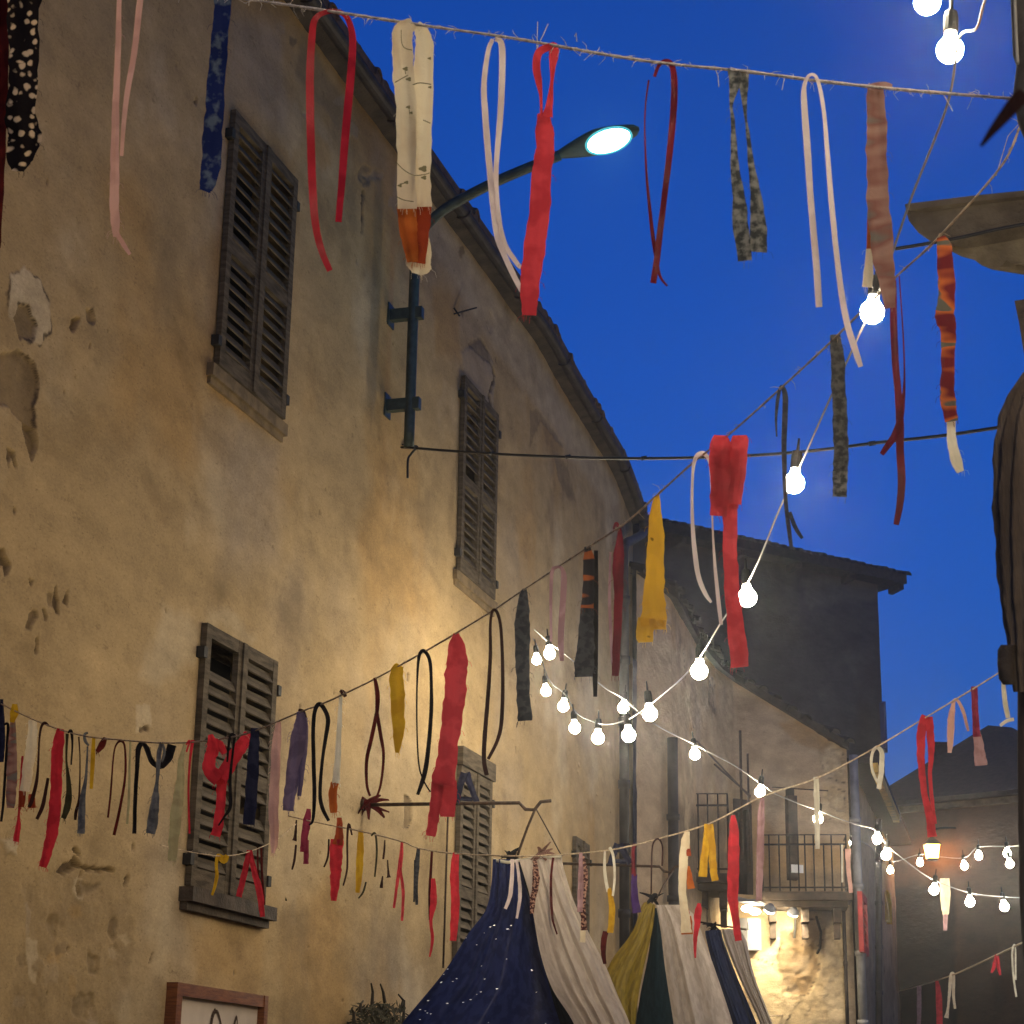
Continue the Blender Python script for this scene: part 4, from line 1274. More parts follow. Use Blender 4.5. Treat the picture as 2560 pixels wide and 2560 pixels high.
R2(36, 1772, 'small yellow scrap on the twine near the left edge',
   ('strip', 'yellow', [[(37, 1760, 12), (35, 1782, 21), (30, 1806, 11)]]))

R6(550, 2140, 'small yellow ribbon tied below the red bow on the lower shutters',
   ('strip', 'yellow', [[(568, 2138, 10), (560, 2150, 20), (546, 2140, 12), (541, 2160, 8), (542, 2190, 9), (538, 2212, 8), (530, 2238, 6)]]))
R6(623, 2130, 'red ribbon shaped like an open A at the foot of the lower shutters',
   ('strip', 'red', [[(623, 2126, 12), (612, 2180, 15), (597, 2242, 15)], [(624, 2126, 12), (636, 2180, 15), (649, 2230, 17), (656, 2292, 12)]]))
R6(655, 2116, 'pair of thin dark red ribbons at the right foot of the lower shutters',
   ('strip', 'darkred', [[(644, 2118, 4), (645, 2180, 5), (650, 2250, 6)], [(653, 2114, 5), (655, 2180, 6), (660, 2262, 7)]]))
R5(714, 2056, 'thin olive ribbon loop at the left end of the dipping twine',
   ('strip', 'olive', [[(716, 2252, 4), (704, 2220, 6), (701, 2180, 6), (704, 2110, 5), (711, 2070, 6), (715, 2075, 5), (708, 2115, 4)]]))
R5(738, 2048, 'thin dark brown tassel between olive loop and wine strip',
   ('strip', 'brown', [[(741, 2050, 4), (738, 2092, 8), (736, 2102, 13)], [(740, 2112, 5), (736, 2150, 6), (730, 2174, 4)]]))
R5(768, 2052, 'wine pink cloth strip left of the brown and red strip',
   ('strip', 'wine', [[(772, 2022, 10), (768, 2050, 19), (762, 2090, 18), (758, 2130, 16)], [(766, 2100, 12), (765, 2160, 13)]]))
R5(848, 2064, 'red strip with brown upper end, tapering, low on the ochre wall',
   ('brown_top', 'rustred', [[(848, 2044, 12), (849, 2080, 19), (844, 2112, 27)]]),
   ('strip', 'red', [[(842, 2098, 34), (840, 2150, 31), (838, 2200, 25), (834, 2252, 14)]]))
R5(872, 2072, 'thin dark ribbon loop left of the low yellow strip',
   ('strip', 'brown', [[(880, 2088, 4), (872, 2060, 6), (868, 2100, 5), (868, 2170, 5), (858, 2214, 4)], [(822, 2098, 4), (820, 2140, 5), (810, 2168, 4)]]))
R5(900, 2078, 'yellow strip low on the ochre wall right of the brown and red strip',
   ('strip', 'yellow', [[(902, 2076, 12), (901, 2120, 17), (898, 2180, 17), (894, 2232, 10)]]))
R5(938, 2087, 'thin dark olive ribbon right of the low yellow strip',
   ('strip', 'olive', [[(928, 2090, 4), (938, 2084, 5), (942, 2130, 5), (937, 2192, 4)], [(915, 2205, 4), (908, 2230, 5), (896, 2246, 3)]]))
R5(965, 2096, 'tiny brown scraps on a thread left of the pale red pair',
   ('strip', 'brown', [[(962, 2100, 3), (961, 2122, 5), (958, 2148, 5)], [(969, 2150, 3), (971, 2184, 6), (972, 2194, 12)], [(957, 2190, 3), (954, 2210, 7), (953, 2220, 8)]]))
R5(1004, 2104, 'pale red ribbon with two thin spread legs left of the grey ribbon',
   ('strip', 'coral', [[(1005, 2104, 6), (1002, 2150, 11), (994, 2200, 8), (985, 2270, 6)], [(1005, 2106, 6), (1001, 2170, 7), (1008, 2230, 8), (1005, 2302, 6)]]))
R5(1044, 2120, 'slim grey ribbon low on the ochre wall between two red ones',
   ('strip', 'charcoal', [[(1046, 2119, 8), (1043, 2160, 12), (1040, 2210, 10), (1042, 2262, 7)], [(1037, 2150, 4), (1035, 2255, 4)]]))
R5(1078, 2126, 'twisted red ribbon with long tail left of the tall low shutters',
   ('strip', 'red', [[(1083, 2196, 10), (1084, 2240, 17), (1082, 2270, 15), (1077, 2302, 8), (1081, 2350, 8), (1074, 2392, 4)]]),
   ('dark_strand', 'darkred', [[(1080, 2126, 6), (1077, 2180, 7), (1074, 2240, 7), (1075, 2300, 6)]]))
R5(1138, 2134, 'plain bright red strip before the tall low shutters',
   ('strip', 'red', [[(1140, 2132, 16), (1136, 2180, 21), (1138, 2260, 21), (1133, 2352, 17)]]))
R5(1584, 2113, 'maroon ribbon with violet end hanging right of the downpipe',
   ('strip', 'maroon', [[(1588, 2110, 9), (1583, 2125, 9), (1583, 2160, 9), (1585, 2190, 12)]]),
   ('violet_end', 'violet', [[(1586, 2186, 14), (1586, 2230, 17), (1592, 2282, 23)]]))
R5(1645, 2097, 'thin dark brown ribbon arch between violet and cream ribbons',
   ('strip', 'brown', [[(1628, 2235, 4), (1629, 2160, 4), (1632, 2112, 4), (1645, 2097, 5), (1656, 2116, 4), (1655, 2165, 4)]]))
R5(1530, 2124, 'thin ivory ribbon with yellow tail before the end downpipe',
   ('strip', 'ivory', [[(1524, 2118, 7), (1533, 2140, 7), (1537, 2190, 6), (1532, 2240, 6)], [(1512, 2128, 5), (1512, 2180, 8), (1520, 2230, 8)]]),
   ('yellow_tail', 'yellow', [[(1522, 2220, 9), (1530, 2270, 16), (1526, 2332, 16)]]),
   ('red_tail', 'darkred', [[(1514, 2328, 14), (1508, 2370, 14), (1512, 2410, 8)]]))
R5(1716, 2078, 'cream strip with brown and orange patches before the lower balcony',
   ('strip', 'cream', [[(1718, 2078, 12), (1714, 2105, 22), (1708, 2160, 22), (1706, 2230, 19), (1713, 2290, 22), (1716, 2332, 28)]]),
   ('brown_patch', 'rustred', [[(1719, 2100, 9), (1722, 2140, 12)], [(1714, 2270, 16), (1716, 2288, 18)]]),
   ('orange_flap', 'orange', [[(1720, 2165, 8), (1724, 2195, 15), (1728, 2222, 20)], [(1716, 2290, 24), (1718, 2336, 30)]]))
R5(1772, 2058, 'bright yellow strip split like trousers before the lower balcony',
   ('strip', 'yellow', [[(1770, 2060, 18), (1766, 2100, 17), (1760, 2150, 19), (1757, 2192, 22)], [(1774, 2060, 18), (1780, 2110, 17), (1782, 2160, 19), (1788, 2202, 17)]]))
R5(1832, 2040, 'long bright red strip right of the yellow trousers strip',
   ('strip', 'red', [[(1832, 2038, 10), (1835, 2075, 23), (1834, 2150, 29), (1832, 2240, 27), (1838, 2290, 19), (1846, 2352, 18)]]))
R5(1744, 2068, 'short red pointed ribbon before the beige canopy',
   ('strip', 'red', [[(1748, 2258, 8), (1745, 2280, 18), (1743, 2310, 15), (1738, 2350, 10), (1738, 2395, 4)]]))
R5(1905, 1992, 'pinkish brown strip hanging just under a bulb above the wall lamp',
   ('strip', 'mauve', [[(1906, 1992, 10), (1902, 2050, 18), (1900, 2150, 18), (1897, 2252, 15)]]))
R5(2042, 1944, 'ivory ribbon hanging straight past a bulb before the upper balcony',
   ('strip', 'ivory', [[(2040, 1942, 12), (2042, 2000, 15), (2044, 2122, 11)]]))
R5(2192, 1867, 'white measuring tape like loop at the roof corner against the sky',
   ('strip', 'ivory', [[(2197, 1972, 12), (2204, 1920, 13), (2204, 1882, 12), (2193, 1868, 9), (2182, 1880, 8), (2178, 1910, 7), (2186, 1940, 7), (2196, 1958, 6)]]))
R5(2316, 1792, 'long red strip split in two legs above the orange lantern',
   ('strip', 'red', [[(2316, 1790, 24), (2305, 1820, 23), (2302, 1870, 21), (2304, 1920, 18), (2312, 1990, 16), (2324, 2040, 20), (2331, 2092, 23)], [(2322, 1792, 20), (2327, 1850, 19), (2328, 1890, 15), (2325, 1935, 10), (2330, 2000, 10), (2336, 2060, 12)]]))
R5(2385, 1752, 'beige ribbon with one short curved tail beside the far chimney',
   ('strip', 'pink', [[(2374, 1882, 10), (2376, 1850, 16), (2378, 1800, 18), (2384, 1756, 9), (2392, 1750, 7), (2405, 1770, 9), (2414, 1800, 8), (2421, 1828, 6)]]))
R5(2438, 1718, 'purple strip fading to a wide mauve end before the far roof',
   ('strip', 'wine', [[(2436, 1716, 17), (2438, 1780, 16), (2442, 1842, 20)]]),
   ('mauve_end', 'mauve', [[(2443, 1836, 20), (2449, 1880, 28), (2452, 1914, 33)]]))
R5(2510, 1676, 'white ribbon hanging from the foot of the brown canvas at right',
   ('strip', 'ivory', [[(2508, 1705, 10), (2512, 1750, 13), (2520, 1795, 12)], [(2500, 1814, 8), (2518, 1802, 9), (2535, 1798, 9)]]))
ribbon(L2, 2362, 2205, 'pale ribbon pair with pinkish tip hanging below the orange lantern',
       (('strip', 'cream', [[(2356, 2196, 13), (2358, 2240, 16), (2362, 2286, 11)], [(2368, 2196, 11), (2370, 2240, 12), (2367, 2286, 9)]]),
        ('tip', 'mauve', [[(2364, 2282, 13), (2363, 2326, 9)]])), G7, d=L2.dist(2362, 2205) + 1.3)
ribbon(L3, 2120, 2106, 'pale pink and white ribbons under the bulb at the balcony corner',
       (('strip', 'ivory', [[(2105, 2112, 5), (2106, 2206, 5)]]), ('pink_strip', 'pink', [[(2120, 2122, 15), (2121, 2170, 11), (2128, 2232, 10)]])), G7, d=L2.dist(2120, 2070) - 1.6)
R7(2298, 2465, 'dull brown ribbon at the bottom edge left of a red one',
   ('strip', 'mauve', [[(2298, 2464, 12), (2298, 2530, 11), (2296, 2580, 9)]]))
R7(2345, 2452, 'bright red ribbon running off the bottom edge at lower right',
   ('strip', 'red', [[(2342, 2452, 8), (2347, 2490, 15), (2349, 2580, 15)]]))
R7(2381, 2437, 'cream ribbon with two legs and a round end at lower right',
   ('strip', 'cream', [[(2366, 2545, 12), (2370, 2520, 6), (2374, 2480, 8), (2378, 2438, 9), (2384, 2440, 8), (2384, 2490, 7), (2388, 2522, 6)]]))
R7(2492, 2390, 'small red ribbon like an open A before the dark far wall',
   ('strip', 'red', [[(2478, 2432, 5), (2484, 2420, 9), (2492, 2388, 8), (2497, 2420, 9), (2501, 2438, 5)]]))
R7(2536, 2368, 'thin white ribbon loop near the lower right edge',
   ('strip', 'ivory', [[(2541, 2492, 5), (2536, 2460, 5), (2532, 2420, 5), (2531, 2376, 5), (2538, 2366, 4), (2539, 2450, 5)]]))
ribbon(S8, 2105, 2517, 'dark red ribbon loop at the bottom edge under the lit wall',
       (('strip', 'darkred', [[(2098, 2580, 6), (2099, 2530, 6), (2105, 2514, 7), (2111, 2530, 7), (2112, 2580, 7)]]),), G7)
ribbon(S8, 2052, 2526, 'thin dark brown ribbon pair at the bottom edge below the lit balcony wall',
       (('strip', 'brown', [[(2050, 2524, 5), (2051, 2580, 5)], [(2056, 2524, 5), (2057, 2580, 5)]]),), G7)

# ------------------------------------------------------------------ festoon cables and bulbs
FEST = 'festoon light cables'
cord('festoon_cable', L1, [(2720, -620), (2600, -330), (2520, -120), (2465, -5), (2442, 70), (2398, 96), (2368, 262), (2274, 506), (2196, 735), (2150, 832), (2060, 1030), (2000, 1165), (1950, 1270), (1878, 1440), (1800, 1560), (1758, 1630), (1710, 1690), (1650, 1742), (1600, 1780), (1560, 1802), (1505, 1810), (1445, 1785), (1412, 1735), (1372, 1698), (1346, 1622), (1332, 1596)],
     .0038, M['cable_white'], 'pale festoon cable falling from top right to the wall at centre', 'light cable', FEST)
cord('festoon_cable', L2, [(1336, 1574), (1372, 1606), (1430, 1650), (1510, 1718), (1556, 1746), (1640, 1812), (1737, 1862), (1840, 1916), (1900, 1958), (1950, 1990), (2044, 2026), (2130, 2058), (2190, 2076), (2218, 2114), (2280, 2164), (2335, 2200), (2425, 2232), (2511, 2242), (2600, 2246)],
     .0045, M['cable_white'], 'pale festoon cable from the wall past the balconies to lower right', 'light cable', FEST)
cord('festoon_cable', L3, [(2085, 2068), (2121, 2086), (2165, 2110), (2226, 2152), (2300, 2136), (2350, 2142), (2411, 2144), (2447, 2118), (2522, 2116), (2600, 2110)],
     .0045, M['cable_white'], 'pale festoon cable from the balcony corner to the right edge', 'light cable', FEST)
bm = MB()
prof = [(.003, -.0380)] + [(.037 * math.cos(a), .037 * math.sin(a)) for a in np.linspace(-1.4, .95, 9)] + [(.016, .045), (.0145, .058)]
bm.lathe(prof, Matrix.Identity(4), 18)
bulb_me = bpy.data.meshes.new('glass')
bulb_me.from_pydata(bm.v, [], bm.f)
bulb_me.materials.append(M['bulb'])
bulb_me.polygons.foreach_set('use_smooth', [True] * len(bulb_me.polygons))
sm_ = MB()
sm_.lathe([(.019, .054), (.021, .06), (.021, .10), (.017, .118), (.006, .122), (.004, .17)], Matrix.Identity(4), 12)
sock_me = bpy.data.meshes.new('socket')
sock_me.from_pydata(sm_.v, [], sm_.f)
sock_me.materials.append(M['socket'])

def bulb(P, label, scale=1.0, tilt=(0, 0)):
    t = bpy.data.objects.new('light_bulb', None)
    t.location = P
    t.rotation_euler = (tilt[0], tilt[1], 0)
    t.scale = (scale,) * 3
    t.empty_display_size = .05
    COL.objects.link(t)
    tag(t, label, 'light bulb', 'festoon bulbs')
    for nm, me in (('glass', bulb_me), ('socket', sock_me)):
        c = bpy.data.objects.new(nm, me)
        COL.objects.link(c)
        c.parent = t
    return t

rb = random.Random(5)
def bulbs(line, rows, scale=1.0):
    for x, y, lab in rows:
        bulb(line.pt(x, y), lab, scale, (rb.uniform(-.15, .15), rb.uniform(-.15, .15)))
bulbs(L1, [(2375, 125, 'glowing bulb above the right end of the top twine, largest whole one in view'),
           (2180, 780, 'glowing bulb touching the pinkish brown strip, before the open sky'),
           (1985, 1208, 'glowing bulb in the sky left of the dark grey printed strip'),
           (1868, 1494, 'glowing bulb overlapping the right edge of the wide coral strip'),
           (1748, 1678, 'glowing bulb before the tall dark house, left of the coral strip end'),
           (1625, 1785, 'glowing bulb low on the big cable just below the mustard strip'),
           (1572, 1838, 'glowing bulb at the bottom right of the cable curve'),
           (1495, 1845, 'glowing bulb at the lowest point of the cable curve'),
           (1437, 1820, 'glowing bulb at the lower left of the cable curve'),
           (1408, 1766, 'glowing bulb midway up the left side of the cable curve'),
           (1365, 1728, 'glowing bulb third from the top on the left side of the curve'),
           (1342, 1650, 'glowing bulb at left end of the curve, touching the charcoal strip')])
bulbs(L2, [(1374, 1634, 'glowing bulb nearest the wall, right of the pair beside the charcoal strip'),
           (1558, 1770, 'glowing bulb in front of the end downpipe inside the cable curve'),
           (1737, 1886, 'glowing bulb left of the rusty aerial rods'),
           (1900, 1980, 'glowing bulb on top of the pinkish brown strip'),
           (2045, 2047, 'dimmer looking bulb half behind the ivory ribbon'),
           (2193, 2098, 'glowing bulb right of the corner pipe, upper of three in a column'),
           (2215, 2138, 'glowing bulb right of the corner pipe, middle of three in a column'),
           (2335, 2225, 'glowing bulb below and left of the pale ribbon pair'),
           (2425, 2255, 'glowing bulb low between the lantern and the right edge'),
           (2511, 2267, 'lowest glowing bulb near the right edge')], 1.28)
bulbs(L3, [(2120, 2108, 'glowing bulb at the balcony corner pipe over the pink ribbons'),
           (2226, 2176, 'glowing bulb right of the corner pipe, lowest of three in a column'),
           (2300, 2157, 'glowing bulb just left of the orange lantern'),
           (2411, 2165, 'glowing bulb just right of the orange lantern'),
           (2447, 2140, 'glowing bulb second to the right of the orange lantern'),
           (2518, 2134, 'upper glowing bulb of a touching pair at the right edge'),
           (2525, 2160, 'lower glowing bulb of a touching pair at the right edge')], 1.28)
bulb(at(2318, 4, 4.9), 'glowing bulb cut by the top edge at upper right', 1.0)
# the same cable carried on overhead; unseen bulbs added to light ribbons and wall
cable_tail = [L1.pt(2720, -620), Vector((1.22, 2.6, 5.0)), Vector((1.15, .7, 4.3)), Vector((.95, -1.4, 4.1)), Vector((.35, -3.6, 4.2)), Vector((-.6, -6, 4.7))]
b = MB()
TP = [Vector(p) for p in spline([tuple(p) for p in cable_tail], 6)]
b.tube(TP, .0062, 7)
tag(b.build('festoon_cable', M['cable_white'], None, True), 'pale festoon cable going on above and behind the camera', 'light cable', FEST)
for k, lab in ((4, 'just above the top right corner'), (7, 'next to the top right corner bulb'), (10, 'over the right hand wall side of the lane'), (12, 'a step ahead of the camera'),
               (15, 'one step behind the camera'), (19, 'three steps behind the camera'),
               (24, 'a few steps behind the camera'), (29, 'farthest behind the camera')):
    bulb(TP[k] + Vector((0, 0, -.17)), 'added bulb out of the frame, ' + lab, 1.0)

# ------------------------------------------------------------------ second house with the two balconies
B2 = Path([(1.72, 25.6), (2.30, 26.9), (2.92, 29.6), (3.41, 31.2), (3.80, 32.15), (5.78, 32.7)])
Z2 = 7.2 + Z0
_zr = at(2130, 1868, math.hypot(5.78, 32.7)).z
TOP2 = ([0, B2.L[4], B2.L[5]], [Z2, Z2 - .05, _zr])
def top2(s): return float(np.interp(s, *TOP2))
bal = thing('balcony_house', 'lower brown plaster house with two iron balconies beyond the ochre house', 'house', (4.2, 33, 0))
def p2(pts): return [B2.hit(x, y) for x, y in pts]
L2e = B2.L[-1]
f2 = [
    (p2([(1895, 2270), (2120, 2245), (2135, 2600), (1895, 2600)]), 'pale', .7, .0, .12, .018),
    (p2([(1955, 2330), (2030, 2345), (2050, 2420), (2020, 2490), (1960, 2480), (1940, 2400)]), 'dark', .45, -.03, .03, .025),
    (p2([(1935, 2300), (2010, 2290), (2030, 2320), (1960, 2330)]), 'pale', .95, .03, .05),
    (p2([(1890, 2400), (1950, 2420), (1990, 2510), (1940, 2600), (1890, 2600)]), 'pale', 1.0, .02, .06),
    (p2([(1920, 2225), (2100, 2215), (2110, 2300), (1930, 2320)]), 'dark', .6, .0, .15),  # balcony's shade painted dark on the wall under it
    (p2([(2040, 1760), (2110, 1840), (2110, 1960), (2060, 1940)]), 'pale', .5, -.03, .08, .05),
    (p2([(2060, 1960), (2115, 1980), (2115, 2060), (2050, 2040)]), 'pale', .55, -.02, .08, .05),
    (p2([(1950, 1810), (2000, 1800), (2080, 1850), (2060, 1880), (1980, 1850)]), 'rust', .8, -.02, .06),
    (p2([(1900, 2100), (2128, 2100), (2128, 2228), (1900, 2228)]), 'rust', .9, .0, .15),  # dimness behind the upper balcony, painted as a golden tone
    (p2([(1890, 2190), (2130, 2170), (2130, 2240), (1890, 2260)]), 'dark', .5, .0, .12),  # dimness behind the upper balcony rail painted dark
    (p2([(1690, 2020), (1830, 2020), (1840, 2260), (1690, 2250)]), 'dark', .75, .0, .2),  # dimness behind the lower balcony painted dark
]
f2 += [([(s_ - .3, h_ - .2), (s_ + .25, h_ - .25), (s_ + .3, h_ + .2), (s_ - .2, h_ + .25)], rn.choice(['dark', 'pale', 'rust']), .5, rn.uniform(-.03, .02), .08)
       for s_, h_ in [(rn.uniform(1, L2e), rn.uniform(1.6, 8.4)) for _ in range(26)]]
door_s = sorted((B2.hit(1834, 2120)[0], B2.hit(1880, 2120)[0]))
dh0, dh1 = B2.hit(1856, 2236)[1], B2.hit(1834, 2006)[1]
hole2 = [(door_s[0], door_s[1], dh0, dh1)]
S = np.concatenate([np.arange(0, L2e, .035), [L2e]])
Hh = np.concatenate([np.arange(0, 1.2, .4), np.arange(1.2, Z2, .03), [Z2]])
facade('wall', B2, S, Hh, hole2, M['plaster2'], bal, f2, 90, .012, TOP2)
b = MB()
b.wbox(B2, door_s[0] - .1, door_s[1] + .1, dh0 - .1, dh1 + .1, -.45, -.4)
b.build('dark_doorway', M['inside'], bal)  # near-black sheet standing for the unlit interior
b = MB()
for s0, s1 in ((door_s[0], door_s[0] + .1), (door_s[1] - .1, door_s[1])):
    b.wbox(B2, s0, s1, dh0, dh1, -.4, .02)
b.wbox(B2, door_s[0], door_s[1], dh1 - .1, dh1 + .06, -.4, .024)
b.build('door_frame', M['wood_dark'], bal)
# ragged tile edge on top of the wall and the roof slope behind it
b = MB()
rows = []
sr = sorted(set(list(np.arange(0, L2e, .6)) + B2.L))
for s in sr:
    rows.append([B2.P(s, top2(s) - .05, .10), B2.P(s, top2(s) + .07, .11), B2.P(s, top2(s) + .35, -1.6)])
b.grid(rows)
b.grid([[B2.P(s, top2(s) - .05, .10), B2.P(s, top2(s) - .03, -.1)] for s in sr])
roof2 = b.build('roof', M['tile_dark'], bal)
tile2 = tile_me.copy()
tile2.materials.clear()
tile2.materials.append(M['tile_dark'])
for s in np.arange(.1, L2e, .26):
    ob = bpy.data.objects.new('tile', tile2)
    ob.matrix_basis = B2.frame(s, top2(s) + .01 + rng.uniform(-.03, .05), .17 + rng.uniform(-.07, .06)) @ Matrix.Rotation(math.radians(rng.uniform(-8, 8)), 4, 'Z')
    COL.objects.link(ob)
    ob.parent = roof2

def balcony(x0, x1, y_floor, y_rail, y_thin, xs, d, depth):
    A, B = at(x0, y_floor, d), at(x1, y_floor, d)
    B = Vector((B.x, B.y, A.z))
    bk = Vector((.12, 1, 0)).normalized() * depth
    up = Vector((0, 0, 1))
    fx = (B - A).normalized()
    def slab(a, c, z0, z1, f0, f1):
        b.hexa([a + bk * f0 + up * z0, c + bk * f0 + up * z0, c + bk * f1 + up * z0, a + bk * f1 + up * z0,
                a + bk * f0 + up * z1, c + bk * f0 + up * z1, c + bk * f1 + up * z1, a + bk * f1 + up * z1])
    b = MB()
    slab(A - fx * .06, B + fx * .06, -.14, -.01, -.06, 1)
    slab(A, B, -.24, -.142, .08, 1)
    bl = b.build('balcony', M['wood_dark'], bal)
    hr = (at((x0 + x1) / 2, y_rail, d) - at((x0 + x1) / 2, y_floor, d)).z
    htn = (at((x0 + x1) / 2, y_thin, d) - at((x0 + x1) / 2, y_floor, d)).z
    for hz, r in ((hr, .018), (htn, .010), (.06, .014)):
        b = MB()
        b.tube([A + bk + up * hz, A + up * hz, B + up * hz, B + bk + up * hz], r, 6)
        b.build('handrail', M['bar_iron'], bl)
    for k in range(5):
        b = MB()
        a = (A if k % 2 else B) + bk * (.2 + .16 * k)
        b.tube([a, a + up * hr], .012, 6)
        b.build('baluster', M['bar_iron'], bl)
    for x in xs:
        a = at(x, y_floor, d)
        a = Vector((a.x, a.y, A.z))
        b = MB()
        b.tube([a, a + up * (htn if rng.random() < .6 else hr)], .012, 6)
        b.build('baluster', M['bar_iron'], bl)
    for u in (.12, .5, .88):
        a = A.lerp(B, u)
        b = MB()
        slab(a - fx * .06, a + fx * .06, -.46, -.242, .30, 1)
        slab(a - fx * .05, a + fx * .05, -.70, -.462, .62, 1)
        b.build('corbel', M['wood_dark'], bl)
M['bar_iron'] = mat('black_iron_bar', (.010, .008, .007), .7, .0, var=.4, scale=20, spec=.1)
balcony(1692, 1822, 2182, 2013, 1984, [1694, 1720, 1747, 1771, 1797, 1821], 29.6, 1.2)
balcony(1906, 2120, 2228, 2111, 2087, [1908, 1925, 1950, 1976, 1998, 2015, 2037, 2062, 2082, 2105, 2119], 31.9, .75)
def vpipe(path, x, y0, y1, off, r, m, parent, name):
    s_, ha = path.hit(x, y0, off)
    hb = path.hit(x - 2, y1, off)[1]
    b = MB()
    b.tube([path.P(s_, ha, off), path.P(s_, hb, off)], r, 12)
    k = 1
    while ha - k * 1.1 > hb:
        b.tube([path.P(s_, ha - k * 1.1 - .04, off), path.P(s_, ha - k * 1.1 + .04, off)], r * 1.25, 12)
        k += 1
    return b.build(name, m, parent, True)
vpipe(B2, 1681, 1845, 2600, .12, .075, M['pipe'], bal, 'downpipe')
vpipe(B2, 2133, 1888, 2600, .12, .075, M['pipe_grey'], bal, 'corner_pipe')
vpipe(B2, 2108, 2240, 2600, .06, .03, M['pipe'], bal, 'thin_pipe')
s_, ha = B2.hit(1975, 1990, .62)
hb = B2.hit(1975, 2200, .62)[1]
fl = thing('flue_post', 'dark brown upright post with a white tag beside the upper balcony rail', 'post', B2.P(s_, hb, .62))
b = MB()
b.wbox(B2, s_ - .07, s_ + .09, hb, ha, .56, .70)
b.build('shaft', M['wood_dark'], fl)
b = MB()
b.wbox(B2, s_ - .06, s_ + .05, ha, ha + .12, .58, .68)
b.build('cap', M['iron'], fl)
ht = B2.hit(1984, 2172, .72)[1]
b = MB()
b.wbox(B2, s_ - .05, s_ + .16, ht - .06, ht + .07, .705, .715)
b.build('tag', M['white_paint'], fl)
for pts in ([(1935, 2262), (1935, 2272), (2090, 2266), (2092, 2290)], [(2040, 2290), (2052, 2330), (2050, 2370), (2042, 2384)], [(1990, 2270), (1986, 2345)]):
    b = MB()
    b.tube([B2.P(*B2.hit(x, y, .25), .25) for x, y in pts], .022, 6)
    b.build('iron_stay', M['iron'], bal)

# rusty aerial rods
an = thing('aerial', 'thin rusty aerial of crossed rods between the two balconies', 'aerial', B2.P(*B2.hit(1852, 2160, .5), .5))
for pts, r in (([(1850, 1826), (1851, 2150)], .022), ([(1869, 1884), (1871, 2180)], .018), ([(1742, 1853), (1872, 1853)], .014), ([(1786, 1911), (1874, 1911)], .014), ([(1930, 1968), (2070, 1974)], .010)):
    b = MB()
    P = [B2.hit(x, y, .35) for x, y in pts]
    if abs(pts[0][0] - pts[1][0]) < 10:
        P[1] = (P[0][0], P[1][1])
    else:
        P[1] = (P[1][0], P[0][1])
    b.tube([B2.P(a, c, .35) for a, c in P], r, 6)
    b.build('rod', M['rust_iron'], an)

# twin wall lamp under the upper balcony; added discs light the stone
s_, h_ = B2.hit(1880, 2276, .4)
wl = thing('wall_lamp', 'twin white wall lamp above a grey meter box under the balcony', 'wall lamp', B2.P(s_, h_, .4))
s_, h_ = B2.hit(1880, 2276, .42)
b = MB()
b.wbox(B2, s_ - .42, s_ + .32, h_ + .10, h_ + .14, .30, .56)
b.tube([B2.P(s_, h_ + .14, .42), B2.P(s_, h_ + .2, .2), B2.P(s_, h_ + .16, 0)], .025, 8)
b.build('hood', M['box_grey'], wl)
for ds in (-.30, .18):
    b = MB()
    b.lathe([(.02, -.055), (.07, -.04), (.095, 0), (.07, .035), (.03, .05)], Matrix.Translation(B2.P(s_ + ds, h_, .42)), 14)
    b.build('lens', M['flood_lens'], wl, True)
for ds, dz in ((.55, .0), (.80, .0)):    # added emitter discs, apart from the twin lamp, brighten the stones below
    tt = B2.tan(s_)
    nd = Vector((tt.x * .50 - tt.y * .42, tt.y * .50 + tt.x * .42, -.80)).normalized()
    Mx = Matrix.Translation(B2.P(s_ + ds, h_, .95)) @ nd.to_track_quat('Z', 'Y').to_matrix().to_4x4()
    b = MB()
    b.lathe([(.09, 0), (.09, .012)], Mx, 14)
    b.build('glass', M['stone_light'], wl)
    b = MB()
    b.lathe([(.04, -.10), (.10, -.03), (.10, -.003)], Mx, 14)
    b.build('added_disc_back', M['box_grey'], wl)
s_, h_ = B2.hit(1880, 2276, .2)
h2_ = B2.hit(1885, 2375, .2)[1]
b = MB()
b.wbox(B2, s_ - .22, s_ + .16, h2_, h_ - .12, 0, .18)
b.build('meter_box', M['box_grey'], wl)
b = MB()
b.wbox(B2, s_ - .06, s_ + .10, (h2_ + h_) / 2 + .02, h_ - .18, .18, .19)
b.build('meter_panel', M['white_paint'], wl)

# ------------------------------------------------------------------ third house, side wall running away from the corner pipe
_e0 = at(2160, 1920, 33.4)
Z3 = _e0.z
_r = ray(2222, 2055)
_e1 = EYE + _r * ((Z3 - EYE.z) / _r.z)
_dir = Vector((_e1.x - _e0.x, _e1.y - _e0.y)).normalized()
_s0 = Vector((5.95, 33.0))
B3 = Path([tuple(_s0), tuple(_s0 + _dir * 5.5), tuple(_s0 + _dir * 13)])
Z3 -= .05
h3 = thing('side_house', 'narrow receding plaster house between the corner pipe and the dark far house', 'house', (6.6, 36, 0))
S = np.arange(0, B3.L[-1], .12)
Hh = np.arange(0, Z3 + .01, .12)
f3 = [([B3.hit(x, y) for x, y in q], a, amt, dd, so_) for q, a, amt, dd, so_ in (
    ([(2140, 2430), (2235, 2430), (2235, 2600), (2140, 2600)], 'dark', .35, -.02, .2),
    ([(2150, 1960), (2190, 1990), (2190, 2150), (2150, 2150)], 'pale', .6, .0, .3))]
facade('wall', B3, S, Hh, [], M['plaster2'], h3, f3, 140, .02)
b = MB()
b.wbox(B3, -.2, B3.L[-1], Z3 + .12, Z3 + .22, -2.5, .42)
b.build('roof', M['tile_dark'], h3)
b = MB()
b.wbox(B3, -.2, B3.L[1] + .2, Z3 - .04, Z3 + .12, .30, .42)
